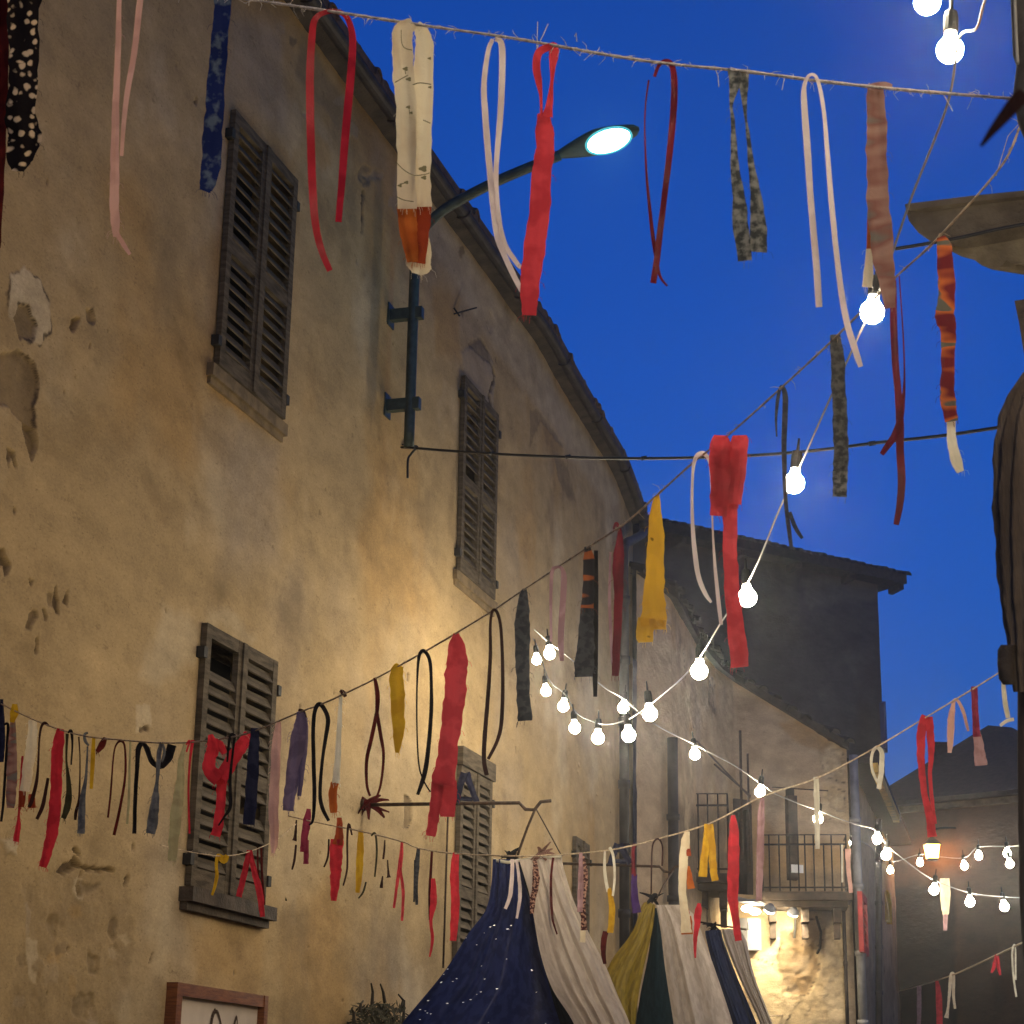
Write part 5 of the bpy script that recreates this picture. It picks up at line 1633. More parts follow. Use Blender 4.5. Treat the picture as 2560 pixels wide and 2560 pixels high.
b.build('eave_board', M['eave_glow'], h3)
a, hA = B3.hit(2152, 2228, .1)
c, hB = B3.hit(2176, 2398, .1)
b = MB()
sh_s = min(a, c)
b.wbox(B3, sh_s, sh_s + .08, hB, hA, .04, .12)
b.wbox(B3, sh_s + 1.0, sh_s + 1.08, hB, hA, .04, .12)
b.wbox(B3, sh_s + .08, sh_s + 1.0, hA - .12, hA, .042, .118)
b.wbox(B3, sh_s + .08, sh_s + 1.0, hB, hB + .12, .042, .118)
rsh = b.build('shutter', M['red_shutter'], h3)
rsh['label'] = 'faded red louvred shutter'
me = slat_mesh(.96, M['red_shutter'])
k = 0
while hB + .18 + k * .11 < hA - .14:
    ob = bpy.data.objects.new('slat', me)
    ob.matrix_basis = B3.frame(sh_s + .54, hB + .18 + k * .11, .085)
    COL.objects.link(ob)
    ob.parent = rsh
    k += 1
s_, h_ = B3.hit(2214, 2225, .15)
h2_ = B3.hit(2214, 2296, .15)[1]
b = MB()
b.grid([[B3.P(s_ + .9 * u, h_ + (h2_ - h_) * v, .15 + .05 * math.sin(u * 14 + v)) for u in np.linspace(0, 1, 16)] for v in np.linspace(0, 1, 8)])
tag(b.build('cloth_banner', CL['yellow'], None, True, [(u, v) for v in np.linspace(0, 1, 8) for u in np.linspace(0, 1, 16)]),
    'yellow cloth hung on the side wall right of the faded red shutter', 'banner')
pipe_on(B3, [(2196, 2050, .12), (2198, 2600, .12)], .06, M['pipe'], h3)

# ------------------------------------------------------------------ tall dark house behind
R = at(2197, 1560, 46)
azd = math.radians(57)
fd = Vector((math.sin(azd), math.cos(azd), 0))     # along the facade to the right, away from us
fp = Vector((-fd.y, fd.x, 0))                      # back from the facade
zt = at(2190, 1462, 46).z
th = thing('tall_house', 'tall dark grey house with jutting tiled eaves rising behind the balcony house', 'house', (R.x, R.y, 0))
TH = Path([(R.x - fd.x * 9, R.y - fd.y * 9), (R.x, R.y)])
S = np.arange(0, 9.01, .12)
Hh = np.concatenate([[0, 3, 6], np.arange(7.5, zt, .12), [zt]])
def p4(pts): return [TH.hit(x, y) for x, y in pts]
f4 = [(p4([(2000, 1445), (2160, 1445), (2160, 1500), (2020, 1520)]), 'pale', .8, .01, .05),
      (p4([(2120, 1440), (2215, 1440), (2190, 1500), (2120, 1500)]), 'pale', .9, .02, .04),
      (p4([(1700, 1480), (1960, 1500), (1960, 1800), (1740, 1640)]), 'grey', .7, .0, .5)]
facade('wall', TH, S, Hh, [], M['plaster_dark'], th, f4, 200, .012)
b = MB()
c0, c1 = Vector((R.x, R.y, 0)), Vector((R.x, R.y, 0)) + fp * 7
b.grid([[(c0.x, c0.y, 0), (c0.x, c0.y, zt)], [(c1.x, c1.y, 0), (c1.x, c1.y, zt)]])
b.build('side_wall', M['plaster_dark'], th)
b = MB()
def rp(u, v, z):
    q = Vector((R.x, R.y, 0)) + fd * u + fp * v
    return (q.x, q.y, z)
ov = .5
b.hexa([rp(-9, -ov, zt + .0), rp(ov, -ov, zt + .0), rp(ov, 7, zt + .0), rp(-9, 7, zt + .0),
        rp(-9, -ov, zt + .22), rp(ov, -ov, zt + .22), rp(ov, 7, zt + .22), rp(-9, 7, zt + .22)])
b.hexa([rp(-9, -ov + .05, zt + .22), rp(ov - .05, -ov + .05, zt + .22), rp(ov - .05, 7, zt + .22), rp(-9, 7, zt + .22),
        rp(-9, 3.2, zt + 1.6), rp(-3, 3.2, zt + 1.6), rp(-3, 3.3, zt + 1.6), rp(-9, 3.3, zt + 1.6)])
roof3 = b.build('roof', M['tile_dark'], th)
for k in range(40):
    ob = bpy.data.objects.new('tile', tile2)
    q = Vector(rp(-9 + k * .245, -ov - .03, zt + .2 + rng.uniform(-.01, .02)))
    ob.matrix_basis = Matrix(((fd.x, -fp.x, 0, q.x), (fd.y, -fp.y, 0, q.y), (0, 0, 1, q.z), (0, 0, 0, 1))) @ Matrix.Rotation(rng.uniform(-.06, .06), 4, 'Z')
    COL.objects.link(ob)
    ob.parent = roof3
for u in (-8, -6.3, -4.6, -2.9, -1.2, .35):
    b = MB()
    b.hexa([rp(u, -ov + .1, zt - .12), rp(u + .14, -ov + .1, zt - .12), rp(u + .14, -.01, zt - .18), rp(u, -.01, zt - .18),
            rp(u, -ov + .1, zt - .003), rp(u + .14, -ov + .1, zt - .003), rp(u + .14, -.01, zt - .003), rp(u, -.01, zt - .003)])
    b.build('rafter_end', M['wood_dark'], th)
s0 = at(2203, 1742, 45.3)
b = MB()
hL = (at(2203, 1742, 45.3) - at(2203, 1872, 45.3)).length
b.hexa([tuple(s0 + Vector(p)) for p in ((-.05, 0, -hL), (.12, .5, -hL), (.20, .5, -hL), (.05, 0, -hL), (-.05, 0, -.15), (.12, .5, 0), (.20, .5, 0), (.05, 0, -.15))])
bs = b.build('shutter', M['blue_wood'], th)
bs['label'] = 'dark blue shutter standing open, seen edge on'

# ------------------------------------------------------------------ dark far house with lantern closing the street
D5 = 44
fa, fb = at(2205, 2000, D5), at(2680, 2000, D5 - 2)
far = thing('far_house', 'dark brown house with black hipped roof closing the street at lower right', 'house', ((fa.x + fb.x) / 2, (fa.y + fb.y) / 2, 0))
FH = Path([(fa.x, fa.y), (fb.x, fb.y)])
Lf = FH.L[-1]
zf = at(2380, 1990, D5 - 1).z
def p5(pts): return [FH.hit(x, y) for x, y in pts]
f5 = [(p5([(2228, 2215), (2385, 2205), (2392, 2700), (2228, 2700)]), 'dark', .85, -.05, .06),
      (p5([(2400, 2180), (2560, 2180), (2560, 2420), (2400, 2440)]), 'rust', .6, .0, .5)]
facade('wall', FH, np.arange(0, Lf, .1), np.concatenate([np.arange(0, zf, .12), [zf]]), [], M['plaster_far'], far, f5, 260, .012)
tF = Vector((FH.tan(0).x, FH.tan(0).y, 0))
bF = Vector((-tF.y, tF.x, 0))
A0 = Vector((fa.x, fa.y, zf))
def fr(u, v, z): return tuple(A0 + tF * u + bF * v + Vector((0, 0, z)))
pk = at(2480, 1812, D5 + 3)
_dv = Vector((pk.x, pk.y, 0)) - Vector((A0.x, A0.y, 0))
up_, vp_ = _dv.dot(tF), _dv.dot(bF)
zp = pk.z - zf
b = MB()
b.add([fr(-.4, -.35, -.02), fr(Lf + .4, -.35, -.02), fr(up_ + .5, vp_, zp - .12), fr(up_ - .1, vp_, zp), fr(-.4, 7, -.02), fr(Lf + .4, 7, -.02)],
      [(0, 1, 2, 3), (0, 3, 4), (1, 5, 2), (2, 5, 4, 3)])
b.hexa([fr(-.4, -.35, -.12), fr(Lf + .4, -.35, -.12), fr(Lf + .4, 7, -.12), fr(-.4, 7, -.12), fr(-.4, -.35, -.024), fr(Lf + .4, -.35, -.024), fr(Lf + .4, 7, -.024), fr(-.4, 7, -.024)])
rf5 = b.build('roof', M['tile_dark'], far)
b = MB()
q = at(2352, 1868, D5 + 2.0)
b.box((q.x - .17, q.y - .2, q.z - 1.2), (q.x + .17, q.y + .2, q.z + .02))
b.box((q.x - .22, q.y - .25, q.z + .02), (q.x + .22, q.y + .25, q.z + .08))
b.build('chimney', M['tile_dark'], rf5)
b = MB()
b.wbox(FH, 0, Lf, zf - .25, zf - .12, 0, .14)
b.build('cornice', M['stone'], far)

LD = 42.9
lp = at(2330, 2128, LD)
lt = thing('lantern', 'square wall lantern glowing orange under the long red strip', 'lantern', lp)
b = MB()
b.hexa([tuple(lp + Vector(p)) for p in ((-.105, -.105, -.15), (.105, -.105, -.15), (.105, .105, -.15), (-.105, .105, -.15), (-.14, -.14, .13), (.14, -.14, .13), (.14, .14, .13), (-.14, .14, .13))])
b.build('glass', M['lantern_glass'], lt)
b = MB()
b.hexa([tuple(lp + Vector(p)) for p in ((-.19, -.19, .135), (.19, -.19, .135), (.19, .19, .135), (-.19, .19, .135), (-.03, -.03, .30), (.03, -.03, .30), (.03, .03, .30), (-.03, .03, .30))])
b.box((-.02 + lp.x, -.02 + lp.y, lp.z + .28), (.02 + lp.x, .02 + lp.y, lp.z + .42))
b.build('cap', M['iron'], lt)
b = MB()
b.box((lp.x - .11, lp.y - .11, lp.z - .20), (lp.x + .11, lp.y + .11, lp.z - .155))
b.build('base', M['iron'], lt)
b = MB()
hk = lp + Vector((0, 0, .40))
b.tube([Vector(p) for p in spline([tuple(hk), tuple(hk + Vector((.3, .1, .12))), tuple(hk + Vector((1.4, .3, .1))), tuple(hk + Vector((3.2, .6, -.1)))], 6)], .022, 6)
b.build('arm', M['iron'], lt, True)

# ------------------------------------------------------------------ right side of the street: house out of frame, slab, canvas, post
RW = Path([(3.75, 12.4), (3.05, 9.9), (1.46, 4.5), (1.3, -8)])
rh = thing('right_house', 'house at the right edge whose stone slab juts into the sky', 'house', (3.0, 9.6, 0))
b = MB()
b.grid([[tuple(RW.P(s, z, -.25)) for z in (0, 3, 6, 8.3)] for s in np.linspace(0, RW.L[-1], 40)])
b.build('wall', M['plaster2'], rh)
# the slab: moulded stone end seen from below
DS = 8.6
M['slab'] = mat('grey_brown_stone', (.075, .06, .042), .92, var=.4, scale=7, bump=.8, bscale=25, color2=(.14, .115, .08))
back = Vector((.5, .16, 0))
def slab(name, px, d, m):
    P0 = [at(x, y, d) for x, y in px]
    b = MB()
    n = len(P0)
    b.add([tuple(p) for p in P0] + [tuple(p + back) for p in P0],
          [tuple(range(n)), tuple(range(2 * n - 1, n - 1, -1))] + [(i, i + n, (i + 1) % n + n, (i + 1) % n) for i in range(n)])
    b.build(name, m, rh)
slab('stone_slab', [(2262, 512), (2350, 500), (2440, 490), (2600, 474), (2600, 556), (2440, 588), (2330, 606), (2296, 582), (2272, 552)], DS, M['slab'])
slab('slab_edge', [(2262, 510), (2440, 488), (2600, 472), (2600, 486), (2440, 503), (2268, 525)], DS - .04, M['slab'])
slab('slab_moulding', [(2322, 600), (2440, 580), (2600, 548), (2600, 664), (2560, 657), (2530, 660), (2516, 650), (2500, 668), (2480, 674), (2455, 664), (2436, 650), (2405, 642), (2370, 624)], DS + .10, M['stone'])
b = MB()
b.tube([Vector(p) for p in spline([tuple(at(x, y, DS - .12)) for x, y in ((2238, 622), (2300, 612), (2400, 594), (2500, 572), (2620, 550))], 5)], .009, 7)
tag(b.build('cable', M['cable_black'], None, True), 'black cable running along the face of the stone slab', 'cable')
b = MB()
E0 = [at(x, y, 8.0) for x, y in ((2536, 752), (2600, 742), (2600, 1000), (2562, 900), (2548, 810))]
vs = [tuple(p) for p in E0] + [tuple(p + Vector((.3, .8, 0))) for p in E0]
b.add(vs, [tuple(range(5)), tuple(range(9, 4, -1))] + [(i, i + 5, (i + 1) % 5 + 5, (i + 1) % 5) for i in range(5)])
b.build('eave_corner', M['wood_dark'], rh)

# brown furled canvas
cv = thing('furled_canvas', 'brown furled canvas hanging in vertical folds at the right edge', 'awning', at(2530, 1700, 3.7))
b, uv = MB(), []
cl = [(930, 2592, 62), (960, 2580, 80), (1020, 2570, 120), (1100, 2562, 140), (1250, 2558, 140), (1400, 2562, 130), (1500, 2566, 120), (1600, 2568, 92), (1680, 2566, 72), (1730, 2568, 60)]
rows = []
for q in spline(cl, 8):
    y, xc, w = q
    row = []
    for k in range(121):
        a = 2 * math.pi * k / 120
        rr = w * .5 * (1.02 - .22 * abs(math.sin(a * 5.5 + y * .003)) ** 3 + .09 * math.sin(a * 13 + 1.3 + y * .006) + .035 * math.sin(y * .045 + a * 4) + .02 * math.sin(y * .11))
        row.append(at(xc + rr * math.cos(a), y, 3.7 + rr * math.sin(a) * 3.7 / F_PX))
    rows.append(row)
b.grid(rows)
b.build('folds', M['canvas'], cv, True)
b = MB()
rows = []
for y, xc, w in ((1612, 2522, 40), (1625, 2516, 44), (1660, 2514, 42), (1698, 2518, 42), (1712, 2524, 32)):
    rows.append([at(xc + w * .5 * math.cos(2 * math.pi * k / 20), y, 3.66 + w * .5 * math.sin(2 * math.pi * k / 20) * 3.7 / F_PX) for k in range(21)])
b.grid(rows)
b.build('strap_knot', M['wood_dark'], cv, True)
b = MB()
b.tube([at(2566, 1690, 3.75), at(2566, 1900, 3.75), at(2572, 2250, 3.75), at(2600, 2700, 3.75)], .017, 10)
tag(b.build('pole', M['canvas'], None, True), 'brown wooden pole under the furled canvas at the right edge', 'pole')
# dark post in the top right corner, cloth end tied to it
pb = thing('wooden_post', 'dark blurred wooden post in the top right corner', 'post', at(2575, 330, 3.5))
b = MB()
rows = []
for y, x0 in ((-200, 2520), (0, 2526), (140, 2532), (165, 2541), (190, 2538), (240, 2532), (310, 2545), (352, 2562)):
    rows.append([at(x0 + 70 + 70 * math.cos(2 * math.pi * k / 16), y, 3.5 + .05 * math.sin(2 * math.pi * k / 16)) for k in range(17)])
b.grid(rows)
b.build('shaft', mat('grey_brown_post', (.05, .04, .03), .85, var=.35, bump=.4, color2=(.10, .085, .065)), pb, True)
b = MB()
b.tube([Vector(p) for p in spline([tuple(at(x, y, 3.42)) for x, y in ((2534, -60), (2538, 40), (2541, 110), (2544, 160))], 5)], .0035, 6)
tag(b.build('cable', M['cable_white'], None, True), 'thin pale wire down the dark post in the top right corner', 'cable')
ribbon(S1, 2540, 248, 'dark cloth end hanging close to the lens at the right end of the top twine',
       (('strip', 'brown', [[(2562, 232, 34), (2540, 256, 40), (2512, 290, 32), (2482, 326, 22), (2452, 366, 8)]]),), G1, d=1.15)

# ------------------------------------------------------------------ iron bars, ropes and cloth canopies in front of the wall
def wallbar(label, x0, y0, x1, y1, path, hook):
    s_, h_ = path.hit(x0, y0, .02)
    P0_ = path.P(s_, h_, -.02)
    t = path.tan(s_)
    outv = Vector((t.y, -t.x, 0))
    r = ray(x1, y1)
    nn = Vector((outv.y, -outv.x, 0))
    k = (P0_ - EYE).dot(nn) / r.dot(nn)
    P1_ = EYE + r * k
    th_ = thing('iron_bar', label, 'iron bar', P0_, 'iron bars jutting from the walls')
    b = MB()
    pts = [P0_, P0_.lerp(P1_, .5)]
    L_ = (P1_ - P0_).length
    dv = (P1_ - P0_).normalized()
    if hook:
        pts += [P1_ - dv * .22, P1_ - dv * .17 + Vector((0, 0, -.05)), P1_ - dv * .10 + Vector((0, 0, -.055)), P1_ - dv * .05 + Vector((0, 0, .005)), P1_ + dv * .03 + Vector((0, 0, .012))]
    else:
        pts += [P1_]
    b.tube(pts, .014, 8)
    b.build('rod', M['rust_iron'], th_, True)
    b = MB()
    b.lathe([(.05, 0), (.05, .02)], Matrix.Translation(P0_) @ outv.to_track_quat('Z', 'Y').to_matrix().to_4x4() @ Matrix.Translation((0, 0, .02)), 12)
    b.build('wall_plate', M['rust_iron'], th_)
    return P0_, P1_, dv
A0_, A1_, dva = wallbar('long rusty bar with hooked end above the blue and white canopy', 912, 2012, 1368, 2006, WALL, True)
B0_, B1_, dvb = wallbar('rusty bar passing the end downpipe above the olive canopy', 1398, 2158, 1700, 2168, WALL, True)
C0_, C1_, dvc = wallbar('short bar holding the navy canopy under the lower balcony', 1700, 2296, 1866, 2324, B2, False)

def knot(P, r, n, mk, name, label, cat, seed, flat=.6):
    rg = random.Random(seed)
    b, uv = MB(), []
    for k in range(n):
        a = rg.uniform(0, 6.28)
        e = rg.uniform(-.9, 1.0)
        d = Vector((math.cos(a), math.sin(a) * .6, e)).normalized()
        sd = d.orthogonal().normalized()
        L_ = r * rg.uniform(.6, 1.3)
        w = r * rg.uniform(.16, .34)
        bend_ = Vector((rg.uniform(-.3, .3), rg.uniform(-.3, .3), rg.uniform(-.7, .1))) * L_
        rows = []
        for i in range(5):
            u = i / 4
            c = P + d * L_ * u + bend_ * u * u
            ww = w * (1 - u * .75)
            rows.append([c - sd * ww, c + d.cross(sd) * ww * .4, c + sd * ww])
            uv += [(0, u), (.5, u), (1, u)]
        b.grid(rows)
    b2 = [(p[0], p[1]) for p in uv]
    o = b.build(name, CL[mk], None, True, b2)
    return tag(o, label, cat, 'cloth knots on the bars')
knot(A0_ + dva * .06 + Vector((0, 0, .01)), .14, 16, 'darkred', 'ribbon_knot', 'dark red ragged bunch tied to the wall end of the long bar', 'knot', 1)
ra = at(1275, 2142, 14.7)
knot(ra, .10, 16, 'black', 'ribbon_knot', 'black ragged knot on top of the starry blue canopy', 'knot', 2)
knot(at(1352, 2134, 14.55), .09, 14, 'flower', 'ribbon_knot', 'brown floral bunch on top of the white canopy', 'knot', 3)
knot(at(1632, 2246, 20.0), .12, 16, 'black', 'ribbon_knot', 'black spiky knot on top of the olive canopy', 'knot', 4)
knot(at(1784, 2316, 24.0), .13, 14, 'black', 'ribbon_knot', 'dark spiky knot on top of the navy canopy', 'knot', 5)

def a_tie(P, w, h, label, d):         # navy ribbon tied over a bar with two spread legs
    x, y = P
    ribbon(None, x, y, label, (('strip', 'navy', [[(x - 2, y, w * .55), (x - w * .35, y + h * .45, w * .42), (x - w * .62, y + h, w * .42)], [(x + 2, y, w * .55), (x + w * .4, y + h * .45, w * .42), (x + w * .8, y + h * .95, w * .42)], [(x - w * .4, y + h * .82, w * .3), (x + w * .5, y + h * .85, w * .3)]]),), 'navy ribbons tied on the bars', d=d)
a_tie((1163, 1932), 36, 78, 'navy ribbon tied like a letter A over the long bar', math.hypot(*(A0_.lerp(A1_, .56)).xy))
a_tie((1547, 2110), 36, 52, 'navy ribbon tied round the end downpipe above the second bar', 20.5)

def rope(pts, d, r, m, label):
    b = MB()
    b.tube([at(x, y, dd) for (x, y), dd in zip(pts, d)], r, 6)
    tag(b.build('rope', m, None, True), label, 'rope', 'ropes holding the canopies')
hookd = math.hypot(*(A1_ - dva * .13).xy)
rope([(1338, 2022), (1318, 2070), (1300, 2120), (1292, 2146)], [hookd, 14.62, 14.64, 14.66], .010, M['rust_iron'], 'dark rope from the hooked bar down to the blue canopy')
rope([(1340, 2022), (1372, 2080), (1404, 2140)], [hookd, 14.55, 14.5], .005, M['rust_iron'], 'thin cord from the hooked bar down to the white canopy')
hkb = math.hypot(*(B1_ - dvb * .13).xy)
rope([(1683, 2178), (1660, 2210), (1640, 2250)], [hkb, 19.95, 20.0], .008, M['rust_iron'], 'thin rope from the second bar to the olive canopy')

def drape(name, mk, left, right, d_top, d_bot, pleats, amp, parent, seed, bulge=.25, nu=90, nv=60):
    rg = random.Random(seed)
    lsp, rsp = spline(left, 10), spline(right, 10)
    def samp(sp, v):
        i = v * (len(sp) - 1)
        a = int(min(i, len(sp) - 2))
        return sp[a] + (sp[a + 1] - sp[a]) * (i - a)
    ph = [rg.uniform(0, 6) for _ in range(4)]
    b, uv, rows = MB(), [], []
    for iv in range(nv + 1):
        v = iv / nv
        l, r = samp(lsp, v), samp(rsp, v)
        row = []
        for iu in range(nu + 1):
            u = iu / nu
            uu = u + .018 * math.sin(u * 17 + ph[3]) 
            fan = uu + .10 * math.sin(2 * math.pi * uu + ph[1]) + .05 * math.sin(v * 3 + ph[2])
            pl = .8 * math.sin(2 * math.pi * pleats * .55 * fan + ph[0]) + .55 * math.sin(2 * math.pi * pleats * .93 * fan + ph[1] + .8 * v) + .3 * math.sin(2 * math.pi * pleats * 1.9 * uu + ph[2] - v) * (.4 + .6 * math.sin(uu * 5 + ph[3]))
            dd = d_top + (d_bot - d_top) * v - bulge * v * math.sin(math.pi * u) + amp * (.25 + .9 * v) * pl
            x, y = l[0] + (r[0] - l[0]) * u, l[1] + (r[1] - l[1]) * u
            row.append(at(x, y, dd))
            uv.append((u * 2, v * 2))
        rows.append(row)
    b.grid(rows)
    return b.build(name, CL[mk], parent, True, uv)
CL['starblue'] = cloth('night_blue_cloth', (.010, .016, .075), (.016, .026, .105), scale=8, trans=.1, sheen=.008)
CL['nightblue'] = cloth('dark_blue_lining', (.006, .008, .02), scale=8, trans=.05)
CL['offwhite'] = cloth('off_white_curtain', (.60, .52, .43), (.52, .44, .36), scale=6, trans=.3)
CL['oldgold'] = cloth('olive_gold_cloth', (.27, .19, .025), (.2, .14, .02), scale=6, trans=.2, sheen=.008)
CL['teal'] = cloth('dark_teal_cloth', (.008, .022, .03), scale=6, trans=.05)
CL['beige'] = cloth('beige_curtain', (.48, .41, .34), (.4, .34, .28), scale=6, trans=.3)
CL['midnavy'] = cloth('navy_curtain', (.025, .035, .085), (.018, .025, .06), scale=6, trans=.15)

tA = thing('canopy', 'canopy of starry dark blue and off white cloth hung from the long bar', 'canopy', at(1330, 2560, 14.6), 'cloth canopies hung from the bars')
drape('blue_panel', 'starblue', [(1232, 2148), (1228, 2210), (1214, 2275), (1170, 2335), (1110, 2430), (1020, 2540), (960, 2620)], [(1302, 2148), (1312, 2210), (1334, 2280), (1352, 2380), (1382, 2500), (1400, 2560), (1412, 2640)], 14.68, 14.85, 5, .05, tA, 1)
drape('blue_lining', 'nightblue', [(1298, 2160), (1306, 2230), (1320, 2330), (1340, 2450), (1360, 2640)], [(1318, 2160), (1338, 2260), (1374, 2400), (1420, 2520), (1470, 2640)], 14.78, 14.95, 2, .03, tA, 2, 0)
drape('white_panel', 'offwhite', [(1298, 2150), (1322, 2230), (1334, 2290), (1350, 2380), (1380, 2470), (1430, 2550), (1470, 2640)], [(1404, 2142), (1412, 2180), (1438, 2260), (1476, 2340), (1512, 2410), (1545, 2490), (1575, 2560), (1600, 2640)], 14.55, 14.2, 5.5, .055, tA, 3)
b = MB()
b.tube([at(x, y, d_) for x, y, d_ in ((1234, 2150, 14.7), (1270, 2156, 14.66), (1302, 2150, 14.66))], .012, 8)
b.tube([at(x, y, d_) for x, y, d_ in ((1300, 2152, 14.6), (1350, 2142, 14.54), (1404, 2142, 14.5))], .012, 8)
b.build('hem_band', CL['ivory'], tA, True)
rs = random.Random(9)
b = MB()
for k in range(34):                  # small silver stars sewn on the blue cloth
    y = rs.uniform(2290, 2560)
    f = (y - 2250) / 310
    x = rs.uniform(1225 - 200 * f, 1325 + 40 * f)
    p = at(x, y, 14.30)
    w = rs.uniform(.003, .007)
    # rest on the cloth: pushed back onto it below
    b.add([p + Vector((-w * 1.8, 0, 0)), p + Vector((0, 0, -w * .6)), p + Vector((w * 1.8, 0, .002)), p + Vector((0, 0, w * .6))], [(0, 1, 2, 3)])
stars = b.build('sewn_star', mat('silver_thread', (.8, .8, .85), .3, .8), tA)
stars['kind'] = 'stuff'
blue = [c for c in tA.children if c.name.startswith('blue_panel')][0]
from mathutils.bvhtree import BVHTree
bv = BVHTree.FromPolygons([v.co.copy() for v in blue.data.vertices], [tuple(p.vertices) for p in blue.data.polygons])
dead = []
for p in stars.data.polygons:
    c = sum((stars.data.vertices[i].co for i in p.vertices), Vector()) / 4
    d = (c - EYE).normalized()
    hit = bv.ray_cast(EYE, d)
    if hit[0] is not None:
        k = (hit[3] - .008)
        for i in p.vertices:
            v = stars.data.vertices[i]
            v.co += d * (k - (c - EYE).length)
    else:
        for i in p.vertices:
            stars.data.vertices[i].co = c
GA = 'ribbons on the blue and white canopy'
ribbon(None, 1280, 2150, 'pale ribbon tail down the upper left of the blue canopy', (('strip', 'white', [[(1281, 2148, 9), (1280, 2190, 10), (1275, 2240, 10), (1263, 2272, 8)]]),), GA, d=14.38)
ribbon(None, 1297, 2152, 'pale ribbon tail along the split of the blue and white canopy', (('strip', 'white', [[(1291, 2150, 7), (1297, 2190, 8), (1300, 2240, 9), (1292, 2296, 6)]]),), GA, d=14.40)
ribbon(None, 1338, 2150, 'brown floral ribbon down the upper white canopy', (('strip', 'flower', [[(1337, 2150, 8), (1340, 2190, 18), (1338, 2220, 16), (1332, 2250, 14), (1330, 2284, 10)]]),), GA, d=14.28)
ribbon(None, 1382, 2146, 'thin maroon ribbon curling down the white canopy', (('strip', 'darkred', [[(1383, 2144, 6), (1378, 2190, 6), (1378, 2250, 7), (1382, 2300, 6), (1393, 2336, 4)]]),), GA, d=14.22)
ribbon(None, 1462, 2136, 'brown and mauve patterned strip with ivory end beside the white canopy', (('strip', 'mauve', [[(1452, 2132, 8), (1452, 2200, 14), (1450, 2280, 14)]]), ('dark_strip', 'flower', [[(1456, 2140, 10), (1460, 2190, 20), (1458, 2260, 12), (1460, 2326, 16)]]), ('ivory_end', 'cream', [[(1458, 2326, 14), (1456, 2356, 14)]])), G3, d=S5.dist(1460, 2138))

tB = thing('canopy', 'canopy of olive gold, dark teal and beige cloth under the black spiky knot', 'canopy', at(1640, 2560, 20), 'cloth canopies hung from the bars')
drape('olive_panel', 'oldgold', [(1622, 2256), (1606, 2262), (1580, 2330), (1530, 2400), (1505, 2470), (1540, 2560), (1560, 2640)], [(1638, 2262), (1632, 2320), (1614, 2400), (1598, 2480), (1588, 2560), (1580, 2640)], 20.0, 19.8, 3.5, .05, tB, 4)
drape('teal_panel', 'teal', [(1634, 2270), (1622, 2380), (1602, 2480), (1590, 2560), (1580, 2640)], [(1648, 2270), (1660, 2360), (1672, 2460), (1690, 2560), (1700, 2640)], 20.15, 20.2, 2, .03, tB, 5)
drape('beige_panel', 'beige', [(1640, 2262), (1652, 2330), (1664, 2430), (1684, 2560), (1692, 2640)], [(1702, 2262), (1736, 2290), (1768, 2370), (1800, 2460), (1832, 2560), (1850, 2640)], 19.9, 19.7, 4.5, .06, tB, 6)
tC = thing('canopy', 'canopy of navy and beige cloth farthest along the wall, beside the lit stones', 'canopy', at(1840, 2560, 24), 'cloth canopies hung from the bars')
drape('navy_panel', 'midnavy', [(1768, 2326), (1764, 2340), (1790, 2440), (1830, 2560), (1850, 2640)], [(1802, 2324), (1812, 2360), (1846, 2450), (1892, 2560), (1920, 2640)], 23.9, 23.7, 3, .05, tC, 7)
drape('beige_panel', 'beige', [(1802, 2322), (1816, 2370), (1850, 2450), (1894, 2545), (1930, 2640)], [(1850, 2322), (1866, 2356), (1886, 2440), (1924, 2540), (1960, 2640)], 23.8, 23.6, 3.5, .06, tC, 8)

# ------------------------------------------------------------------ framed notice and dry bunch at the foot of the picture
FO = .05
fx = [WALL.hit(x, y, FO) for x, y in ((437, 2460), (665, 2486), (432, 2620))]
sg = thing('framed_sign', 'brown wood framed notice with dark pointed lettering on the lower ochre wall', 'sign', WALL.P(fx[0][0], fx[0][1] - .8, FO))
s0, s1 = fx[0][0], fx[1][0]
ht_ = (fx[0][1] + fx[1][1]) / 2
hb_ = ht_ - .85
fw = .075
for (a, c, d_, e_) in ((s0, s0 + fw, hb_, ht_), (s1 - fw * .8, s1, hb_, ht_), (s0 + fw, s1 - fw * .8, ht_ - fw, ht_), (s0 + fw, s1 - fw * .8, hb_, hb_ + fw)):
    b = MB()
    b.wbox(WALL, a, c, d_, e_, -.01, FO + (.02 if a in (s0, s1 - fw * .8) else .015))
    b.build('frame_piece', M['frame_wood'], sg)
b = MB()
b.wbox(WALL, s0 + fw, s1 - fw * .8, hb_ + fw, ht_ - fw, -.01, .022)
b.build('panel', M['paper'], sg)
def stroke(pts, w):
    b = MB()
    P = [WALL.hit(x, y, .026) for x, y in pts]
    for (a, c), (d_, e_) in zip(P, P[1:]):
        n_ = Vector((-(e_ - c), d_ - a)).normalized() * w
        q = [(a + n_.x, c + n_.y), (a - n_.x, c - n_.y), (d_ - n_.x, e_ - n_.y), (d_ + n_.x, e_ + n_.y)]
        b.add([WALL.P(s_, h_, .027) for s_, h_ in q], [(0, 1, 2, 3)])
    b.build('lettering', M['ink'], sg)
stroke([(527, 2566), (530, 2545), (535, 2530), (539, 2526)], .018)
stroke([(537, 2527), (544, 2530), (549, 2545), (553, 2566)], .011)
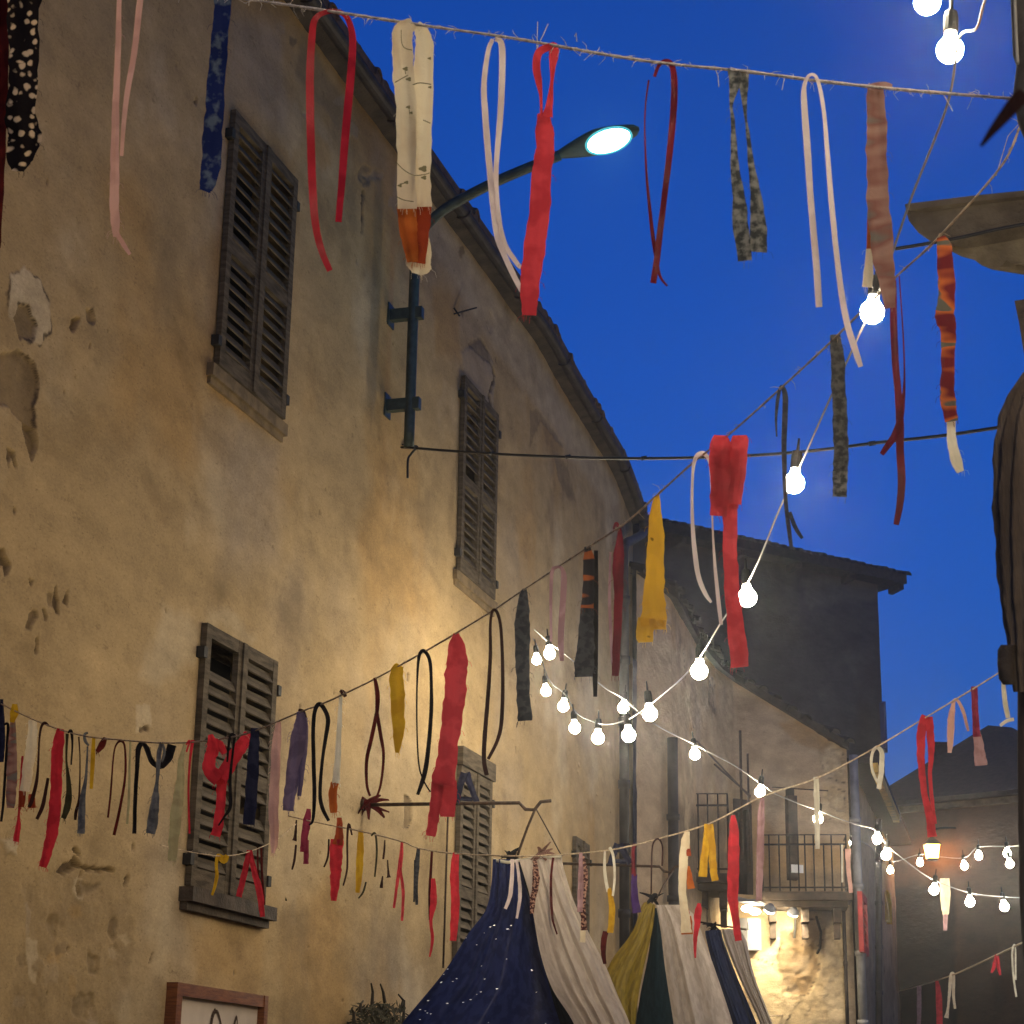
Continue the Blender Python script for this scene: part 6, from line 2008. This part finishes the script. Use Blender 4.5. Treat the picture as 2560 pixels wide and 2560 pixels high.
stroke([(584, 2566), (588, 2550), (592, 2541)], .014)
stroke([(592, 2541), (594, 2566)], .006)

db = thing('dry_bunch', 'dark bunch of dry leaves and bare twigs left of the blue canopy', 'dry plant', WALL.P(*WALL.hit(955, 2600, .15), .15))
rg = random.Random(4)
for pts in ([(930, 2510), (932, 2480), (928, 2458)], [(962, 2506), (958, 2480), (951, 2460)], [(1000, 2530), (1008, 2500), (996, 2486)], [(900, 2530), (902, 2510), (908, 2502)], [(1008, 2560), (1011, 2500)], [(885, 2560), (884, 2530), (880, 2524)]):
    b = MB()
    P = [WALL.P(*WALL.hit(x, y, .15), .15) for x, y in pts]
    b.tube(P, [.014, .011, .006][:len(P)] if len(P) == 3 else [.014, .008], 6)
    b.build('twig', M['twig'], db)
b = MB()
for k in range(900):
    x, y = rg.gauss(948, 34), rg.uniform(2508, 2620)
    if abs(x - 948) > 62 or y < 2500 + abs(x - 948) * .35 + 10 * math.sin(x * .2):
        continue
    p = WALL.P(*WALL.hit(x, y, .12), .12 + rg.uniform(-.08, .10))
    d = Vector((rg.gauss(0, 1), rg.gauss(0, 1), rg.gauss(0, 1))).normalized()
    e_ = d.orthogonal().normalized()
    L_, w_ = rg.uniform(.02, .05), rg.uniform(.006, .014)
    b.add([p - d * L_, p + e_ * w_, p + d * L_, p - e_ * w_], [(0, 1, 2, 3)])
o = b.build('dry_leaves', M['leaf'], db)
o['kind'] = 'stuff'

# ------------------------------------------------------------------ one even box of thin haze, added to imitate glare round the bulbs
b = MB()
b.box((-70, -50, -1.0), (70, 150, 40))
hm = bpy.data.materials.new('glare_haze')
hm.use_nodes = True
t = hm.node_tree
t.nodes.remove(t.nodes['Principled BSDF'])
pv = t.nodes.new('ShaderNodeVolumePrincipled')
pv.inputs['Color'].default_value = (.9, .93, 1, 1)
pv.inputs['Density'].default_value = .0012
pv.inputs['Anisotropy'].default_value = .91
t.links.new(pv.outputs[0], t.nodes['Material Output'].inputs['Volume'])
hz_ = b.build('haze', hm)
hz_['kind'] = 'stuff'
